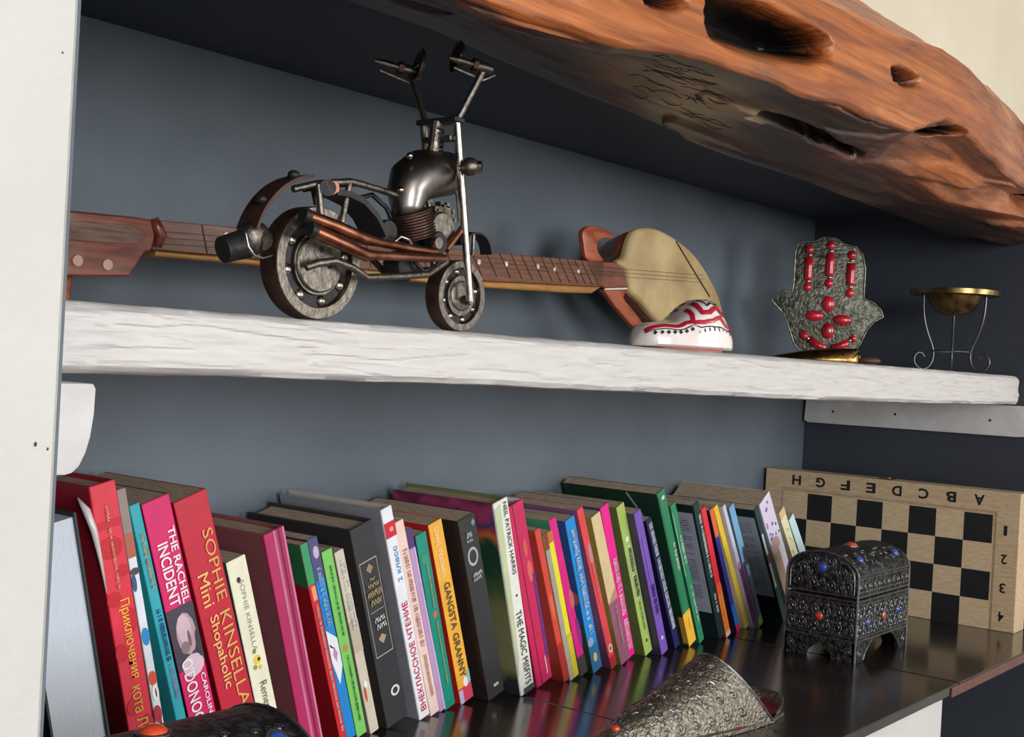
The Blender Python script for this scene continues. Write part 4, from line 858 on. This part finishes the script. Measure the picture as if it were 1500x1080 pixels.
MB().loft([ring(.93, YG-.0045), ring(.985, YG-.002), ring(1.0, YG+.001), ring(.995, YG+.006)]).build('skin_top', M_skin, lu, rl, smooth=40)
MB().loft([ring(.985, YG+.0062), ring(.93, YG+.022), ring(.80, YG+.050), ring(.55, YG+.082), ring(.2, YG+.090)]).build('bowl', M_rose, lu, rl, smooth=True)
cr_ = [G(x, y, YG-.0046) for x, y in ((800, 205), (850, 290), (910, 390), (965, 480), (1030, 585))]
MB().tube(cr_, .0013, 6).build('tail_ridge', M_line, lu, rl)
hn = [G(*q, YG-.002) for q in ((192, 335), (168, 230), (160, 140), (210, 100), (300, 115), (372, 162), (368, 186), (300, 184), (262, 212), (268, 280), (305, 340))]
MB().prism(smoothpoly(hn, 3), (0, .007, 0), .0012).build('horn', M_ornw, lu, rl, smooth=35)
hn2 = [G(*q, YG-.002) for q in ((308, 530), (462, 534), (440, 592), (500, 670), (560, 750), (600, 830), (560, 850), (490, 775), (385, 655), (325, 570))]
MB().prism(smoothpoly(hn2, 3), (0, .007, 0), .0012).build('horn', M_ornw, lu, rl, smooth=35)
hl = [G(*q, YG-.006) for q in ((200, 338), (390, 350), (430, 400), (458, 465), (470, 522), (308, 526), (250, 480))]
MB().prism(hl, (0, .03, 0), .001).build('heel', M_rose, lu, rl)
bind = [G(310, 534, YG-.007), G(462, 530, YG-.007)]; MB().tube(bind, .0012, 6).build('binding', M_pearl, lu, rl)
# neck: front board and honey coloured underside
def N(x, y, Y=YG-.006): return PX(x, y, 1, Y)
MB().prism([N(224, 322), N(345, 333), N(700, 368), N(885, 384), N(893, 404), N(880, 420), N(700, 411), N(345, 376), N(224, 366)], (0, .008, 0), .0006).build('fretboard', M_neck, lu, rl)
MB().prism([N(228, 366, YG-.001), N(345, 376, YG-.001), N(700, 411, YG-.001), N(882, 420, YG-.001), N(868, 430, YG-.001), N(830, 429, YG-.001), N(700, 421, YG-.001), N(345, 386, YG-.001), N(228, 376, YG-.001)], (0, .022, 0), .002).build('neck', M_pale, lu, rl)
fx = [300, 352, 402, 450, 496, 540, 582, 622, 660, 698, 720, 740, 757, 772, 787, 801, 814, 827, 839, 850, 860, 869]
for x in fx:
    t = (x-345)/(885-345); top = 333+(384-333)*t; bot = 376+(420-376)*t-1
    d = 8 if x > 640 else 4
    MB().tube([N(x-d, top+.5, YG-.0063), N(x+d, bot, YG-.0063)], .0006, 5).build('fret', M_line, lu, rl)
for x, y in ((332, 345), (702, 384), (742, 387), (788, 391), (813, 394), (848, 397)):
    q = N(x, y, YG-.0064); MB().cyl(q+Vector((0, .0005, 0)), q, .0026, seg=10).build('inlay_dot', M_pearl, lu, rl)
for k in range(3):
    a = N(228, 338+k*9, YG-.009); b_ = G(1000, 440+k*24, YG-.007); MB().tube([a, a.lerp(b_, .5), b_], .00022, 4).build('string', M_line, lu, rl)
# pegbox
MB().prism([N(60, 304, YG-.012), N(100, 308, YG-.012), N(200, 318, YG-.012), N(222, 322, YG-.012), N(228, 345, YG-.012), N(222, 368, YG-.012), N(212, 371, YG-.012), N(190, 405, YG-.012), N(100, 405, YG-.012), N(60, 402, YG-.012)], (0, .036, 0), .0015).build('pegbox', M_rose, lu, rl)
M_grain = mat('worn_grey_wood', (120, 92, 78), .5, rgb2=(92, 62, 50), scale=40, stretch=(1, 6, 10))
MB().prism([N(60, 320, YG-.0128), N(196, 330, YG-.0128), N(216, 344, YG-.0128), N(200, 358, YG-.0128), N(60, 350, YG-.0128)], (0, .002, 0), .0005).build('head_panel', M_grain, lu, rl)
MB().tube([N(226, 320, YG-.011), N(231, 334, YG-.012), N(236, 345, YG-.012), N(231, 362, YG-.011)], [.003, .0045, .0045, .003], 8).build('nut', M_rose, lu, rl, smooth=True)
M_spot = mat('pale_peg_end', (196, 160, 140), .5)
for x, y in ((113, 382), (157, 388), (70, 376)):
    q = N(x, y, YG-.0124); MB().cyl(q+Vector((0, .002, 0)), q+Vector((0, -.0012, 0)), .0042, seg=14).build('peg_end', M_spot, lu, rl)
pg = PX(98, 404, 1, YG+.004); MB().tube([pg, Vector((pg.x-.003, YG+.004, (pg.z+ZS)/2)), Vector((pg.x-.004, YG+.004, ZS+.0012))], [.004, .006, .0075], 12).build('tuning_peg', M_ornw, lu, rl, smooth=40)

# ------------------------------------------------------------------ painted ceramic ornament
cx, cyy = 1.097, .665
ce = thing('ceramic_slipper', 'white glazed ceramic slipper with red and black painted pattern before the lute', 'ornament', (cx, cyy, ZS), (0, 0, math.radians(-22)))
M_glz = mat('white_glaze', (236, 226, 220), .18, coat=.5, var=.03); M_rp = mat('red_glaze', (186, 34, 56), .2, coat=.5); M_bp = mat('black_glaze', (34, 36, 36), .22, coat=.5); M_ter = mat('terracotta', (176, 84, 60), .6)
HT = [(0, .006), (.03, .018), (.09, .0245), (.2, .0265), (.36, .0285), (.45, .036), (.55, .0475), (.64, .0535), (.72, .0525), (.80, .044), (.88, .030), (.94, .022), (.985, .014), (1, .006)]
HW = [(0, .004), (.03, .012), (.10, .0215), (.25, .027), (.5, .0305), (.7, .0305), (.85, .026), (.93, .020), (.985, .011), (1, .004)]
LN = .118
def cs(u, a):
    """surface of the ornament, a = 0 front foot .. pi far foot"""
    h = sum(interp(HT, u+d) for d in (-.03, -.015, 0, .015, .03))/5; wv = sum(interp(HW, u+d) for d in (-.03, -.015, 0, .015, .03))/5
    if u < .04 or u > .96: k = min(u, 1-u)/.04; h = .005+(h-.005)*math.sqrt(max(0, 1-(1-k)**2)); wv *= .25+.75*math.sqrt(max(0, 1-(1-k)**2))
    y = -wv*math.copysign(abs(math.cos(a))**.62, math.cos(a)); z = .005+(h-.005)*(abs(math.sin(a))**.72)
    return Vector(((u-.5)*LN, y, z))
mb = MB(); rings = []
for i in range(61):
    u = i/60; rr = [cs(u, math.pi*k/24) for k in range(25)]; rr += [Vector((rr[-1].x, rr[-1].y*.85, .0025)), Vector((rr[0].x, rr[0].y*.85, .0025))]; rings.append(rr)
mb.loft(rings).build('glazed_body', M_glz, ce, smooth=50)
MB().prism([(x*LN, y, 0) for x, y in ((-.36, 0), (-.3, -.018), (0, -.025), (.3, -.022), (.36, -.008), (.36, .008), (.3, .022), (0, .025), (-.3, .018))], (0, 0, .0050)).build('foot_ring', M_ter, ce)
def stroke(pts, wd, m, name='painted_band', lift=.0006):
    """pts: (u, a) centre line; painted as a ribbon that follows the glaze"""
    fine = []
    for (u0, a0), (u1, a1) in zip(pts, pts[1:]):
        for k in range(7): fine.append((u0+(u1-u0)*k/7, a0+(a1-a0)*k/7))
    fine.append(pts[-1]); L = []
    for i, (u, a) in enumerate(fine):
        u1, a1 = fine[min(i+1, len(fine)-1)]; u0, a0 = fine[max(i-1, 0)]
        d = cs(u1, a1)-cs(u0, a0); nr = (cs(u+.004, a)-cs(u-.004, a)).cross(cs(u, a+.02)-cs(u, a-.02)); nr.normalize()
        if nr.z < 0 and nr.y > 0: nr = -nr
        sd = d.cross(nr); sd.normalize(); c = cs(u, a)+nr*lift; L.append((c-sd*wd/2, c+nr*.0002, c+sd*wd/2))
    mb = MB(); V = [[mb.bm.verts.new(p) for p in r] for r in L]
    for x, y in zip(V, V[1:]): mb.bm.faces.new((x[0], x[1], y[1], y[0])); mb.bm.faces.new((x[1], x[2], y[2], y[1]))
    return mb.build(name, m, ce)
for side in (0, 1):
    f = (lambda a: a) if not side else (lambda a: math.pi-a)
    stroke([(.05, f(.80)), (.2, f(.90)), (.3, f(.78)), (.40, f(.86)), (.455, f(.72)), (.475, f(1.0)), (.49, f(1.5))], .0048, M_rp)
    stroke([(.555, f(1.52)), (.545, f(1.1)), (.55, f(.80)), (.62, f(.70)), (.69, f(.86)), (.755, f(.72)), (.83, f(1.0)), (.85, f(1.3))], .0052, M_rp)
    stroke([(.455, f(.66)), (.55, f(.47)), (.64, f(.44)), (.72, f(.56)), (.79, f(.46)), (.88, f(.60)), (.92, f(.85))], .0046, M_rp)
    stroke([(.05, f(.58)), (.2, f(.66)), (.3, f(.55)), (.44, f(.58)), (.52, f(.36)), (.66, f(.30)), (.8, f(.33)), (.93, f(.55))], .0012, M_bp, 'painted_line')
    for k in range(7): stroke([(.10+k*.055, f(.50)), (.115+k*.055, f(.38))], .0036, M_bp, 'painted_dot')
    for k in range(9): stroke([(.50+k*.05, f(.30+.03*max(0, k-4))), (.508+k*.05, f(.22+.03*max(0, k-4)))], .0016, M_bp, 'painted_dot')
    tri = [(.60, 1.50), (.615, .95), (.66, 1.05), (.70, .98), (.78, 1.25), (.74, 1.5)]
    stroke([(u, f(a)) for u, a in tri], .0016, M_bp, 'painted_line')
    for u, a in ((.635, 1.1), (.64, 1.3), (.67, 1.2), (.68, 1.38), (.705, 1.12), (.72, 1.3), (.745, 1.22)): stroke([(u, f(a)), (u+.012, f(a-.06))], .0024, M_bp, 'painted_dot')

# ------------------------------------------------------------------ hand shaped amulet and brass dish
hc = Vector((1.735, .806, ZS)); vd = math.atan2(hc.x, hc.y)
hm = thing('hamsa_amulet', 'open hand amulet of dark metal with red inlays standing on the shelf', 'hand ornament', hc, (0, 0, -vd+.06))
M_pew = mat('dark_pewter', (122, 122, 110), .45, .9, rgb2=(70, 70, 62), scale=140, bump=.5, bscale=220)
M_pewe = mat('pewter_edge', (150, 150, 136), .4, 1., rgb2=(104, 104, 94), scale=140)
M_rin = mat('red_enamel', (196, 30, 48), .25, coat=.4, rgb2=(150, 16, 34)); M_knob = mat('silver_bead', (206, 196, 190), .25, 1.)
SC = .001005/2.0*.655          # metres per pixel of the enlarged view
def H(x, y, yy=0.): return Vector(((x-372)*SC*.95, yy, .0145+(600-y)*SC*1.035))
out = [(272, 598), (230, 560), (205, 500), (175, 430), (115, 375), (130, 350), (165, 332), (208, 338), (212, 300), (212, 160), (222, 125), (255, 112), (300, 112), (340, 92), (400, 95), (430, 118), (490, 130), (520, 160), (535, 220), (535, 350), (580, 365), (615, 395), (628, 425), (590, 445), (560, 480), (530, 545), (490, 603)]
hp = [H(x, y, -.004) for x, y in out]
MB().prism(hp, (0, .008, 0), .0015).build('hand_plate', M_pew, hm, smooth=30)
MB().tube([q+Vector((0, -.0003, 0)) for q in hp], .0013, 6, closed=True).build('plate_rim', M_pewe, hm, smooth=True)
def inlay(pts, r, name='red_inlay'):
    o = MB().tube([H(x, y, -.0042) for x, y in pts], r, 10).build(name, M_rin, hm, smooth=True); return o
for x, y0, y1 in ((277, 130, 328), (374, 110, 308), (471, 148, 346)):
    inlay([(x, y0+52), (x, y0+90), (x, y1-62), (x, y1-50)], .0064)
    for ya, yb in ((y0, y0+34), (y1-36, y1)): MB().sphere(H(x, (ya+yb)/2, -.0045), .0064, (1, .6, 1.1), 10, 8).build('red_bead', M_rin, hm, smooth=True)
    for ym in (y0+42, y1-43): MB().lathe([(.0028, -.0015), (.0050, 0), (.0028, .0015)], Matrix.Translation(H(x, ym, -.0042)), 12).build('collar', M_knob, hm, smooth=True)
for x, y, ax in ((375, 380, 0), (315, 432, 1), (442, 446, 1), (380, 495, 0)):
    MB().sphere(H(x, y, -.0045), .0100, (1.35, .5, .80) if ax else (.95, .5, 1.2), 12, 8).build('red_petal', M_rin, hm, smooth=True)
inlay([(262, 508), (275, 522), (285, 530)], .0054); inlay([(300, 536), (340, 560), (376, 572)], .0058); inlay([(404, 570), (445, 556), (474, 540)], .0058); inlay([(488, 528), (505, 518)], .0054)
for x, y in ((291, 532), (390, 574), (482, 532)): MB().sphere(H(x, y, -.006), .0034, u=8, v=6).build('silver_bead', M_knob, hm, smooth=True)
MB().box((-.030, -.006, 0), (.024, .020, .003), .001).box((-.012, .0045, .002), (.012, .012, .06), .001).build('easel_foot', M_pew, hm)
for k in range(26):
    rg = random.Random(k); 
    x, y = rg.uniform(225, 515), rg.uniform(150, 560)
    if (x-372)**2+(y-450)**2 < 90**2 or y < 340 and min(abs(x-c) for c in (277, 374, 471)) < 36: continue
    mb = MB(); scroll(mb, H(x, y, -.0041), (1, 0, 0), (0, 0, 1), .005, 1.4, .0005, 1 if k % 2 else -1, 10); mb.build('engraved_scroll', M_pewe, hm)
dc = Vector((1.515, .712, ZS))
dsh = thing('brass_dish', 'small pointed brass dish lying in front of the hand amulet', 'dish', dc, (0, 0, -vd+.05))
M_br = mat('aged_brass', (176, 138, 84), .32, 1., rgb2=(110, 80, 46), scale=70, bump=.2)
rings = []
for i in range(25):
    t = i/24; x = -.062+.112*t; wv = .0235*math.sin(math.pi*min(1, .04+t*.86))**.8*(1 if t < .9 else 1-(t-.9)*4); h = .004+.0150*math.sin(math.pi/2*min(1, t*1.15))
    rings.append([(x, wv*math.cos(a), .001+max(0, h*math.sin(a)) if math.sin(a) > 0 else .001+.001*math.sin(a)) for a in [2*math.pi*k/20 for k in range(20)]])
MB().loft(rings).build('brass_shell', M_br, dsh, smooth=True)
MB().tube([(.050, .012*math.cos(a), .008+.007*math.sin(a)) for a in [math.pi*k/10 for k in range(11)]], .0014, 6).build('rim', M_pewe, dsh, smooth=True)
MB().sphere((.062, .006, .0060), .012, (1.4, .8, .5), 14, 8).build('dark_tip', mat('dark_leather', (74, 46, 40), .5), dsh, smooth=True)

# ------------------------------------------------------------------ brass bowl on a scrolled wire stand
sc_ = Vector((1.868, .666, ZS))
sd = thing('wire_stand_bowl', 'shallow brass bowl on a black wire tripod with scrolled feet', 'candle stand', sc_, (0, 0, -math.atan2(sc_.x, sc_.y)))
M_wire = mat('black_wire', (104, 102, 104), .35, .8); M_bowl = mat('tarnished_brass', (150, 128, 84), .3, 1., rgb2=(92, 74, 46), scale=60)
zt = .1195
MB().lathe([(0, zt-.036), (.016, zt-.035), (.028, zt-.029), (.036, zt-.018), (.040, zt-.007), (.060, zt-.005), (.0630, zt-.006), (.0638, zt-.006), (.0638, zt+.001), (.060, zt+.0015), (.041, zt-.001), (.036, zt-.010), (.026, zt-.024), (.014, zt-.031), (0, zt-.032)], None, 48).build('bowl', M_bowl, sd, smooth=40)
def leg(ang):
    c, s_ = math.cos(ang), math.sin(ang); pts = []
    for r, z in ((.046, zt-.005), (.0455, .095), (.043, .075), (.037, .055), (.030, .038), (.0275, .026), (.029, .014), (.035, .005), (.043, .0022), (.051, .006), (.0555, .0135), (.0545, .0215), (.0495, .0265), (.0435, .0250), (.041, .0200)): pts.append((r*c, r*s_, z))
    fine = []
    for i in range(len(pts)-1):
        p0, p1, p2, p3 = (Vector(pts[max(0, min(len(pts)-1, i+k))]) for k in (-1, 0, 1, 2))
        for k in range(4):
            t = k/4; fine.append(.5*((2*p1)+(p2-p0)*t+(2*p0-5*p1+4*p2-p3)*t*t+(3*p1-p0-3*p2+p3)*t**3))
    fine.append(Vector(pts[-1]))
    return MB().tube(fine, .0017, 8).build('wire_leg', M_wire, sd, smooth=True)
for a in (math.radians(200), math.radians(-20), math.radians(90)): leg(a)
MB().tube([(.0285*math.cos(a), .0285*math.sin(a), .030) for a in [2*math.pi*k/30 for k in range(30)]], .0013, 6, closed=True).build('brace_ring', M_wire, sd, smooth=True)

# ------------------------------------------------------------------ lift everything so that the floor is at zero height
for o in scene.objects:
    if o.parent is None:
        o.location.z += OZ
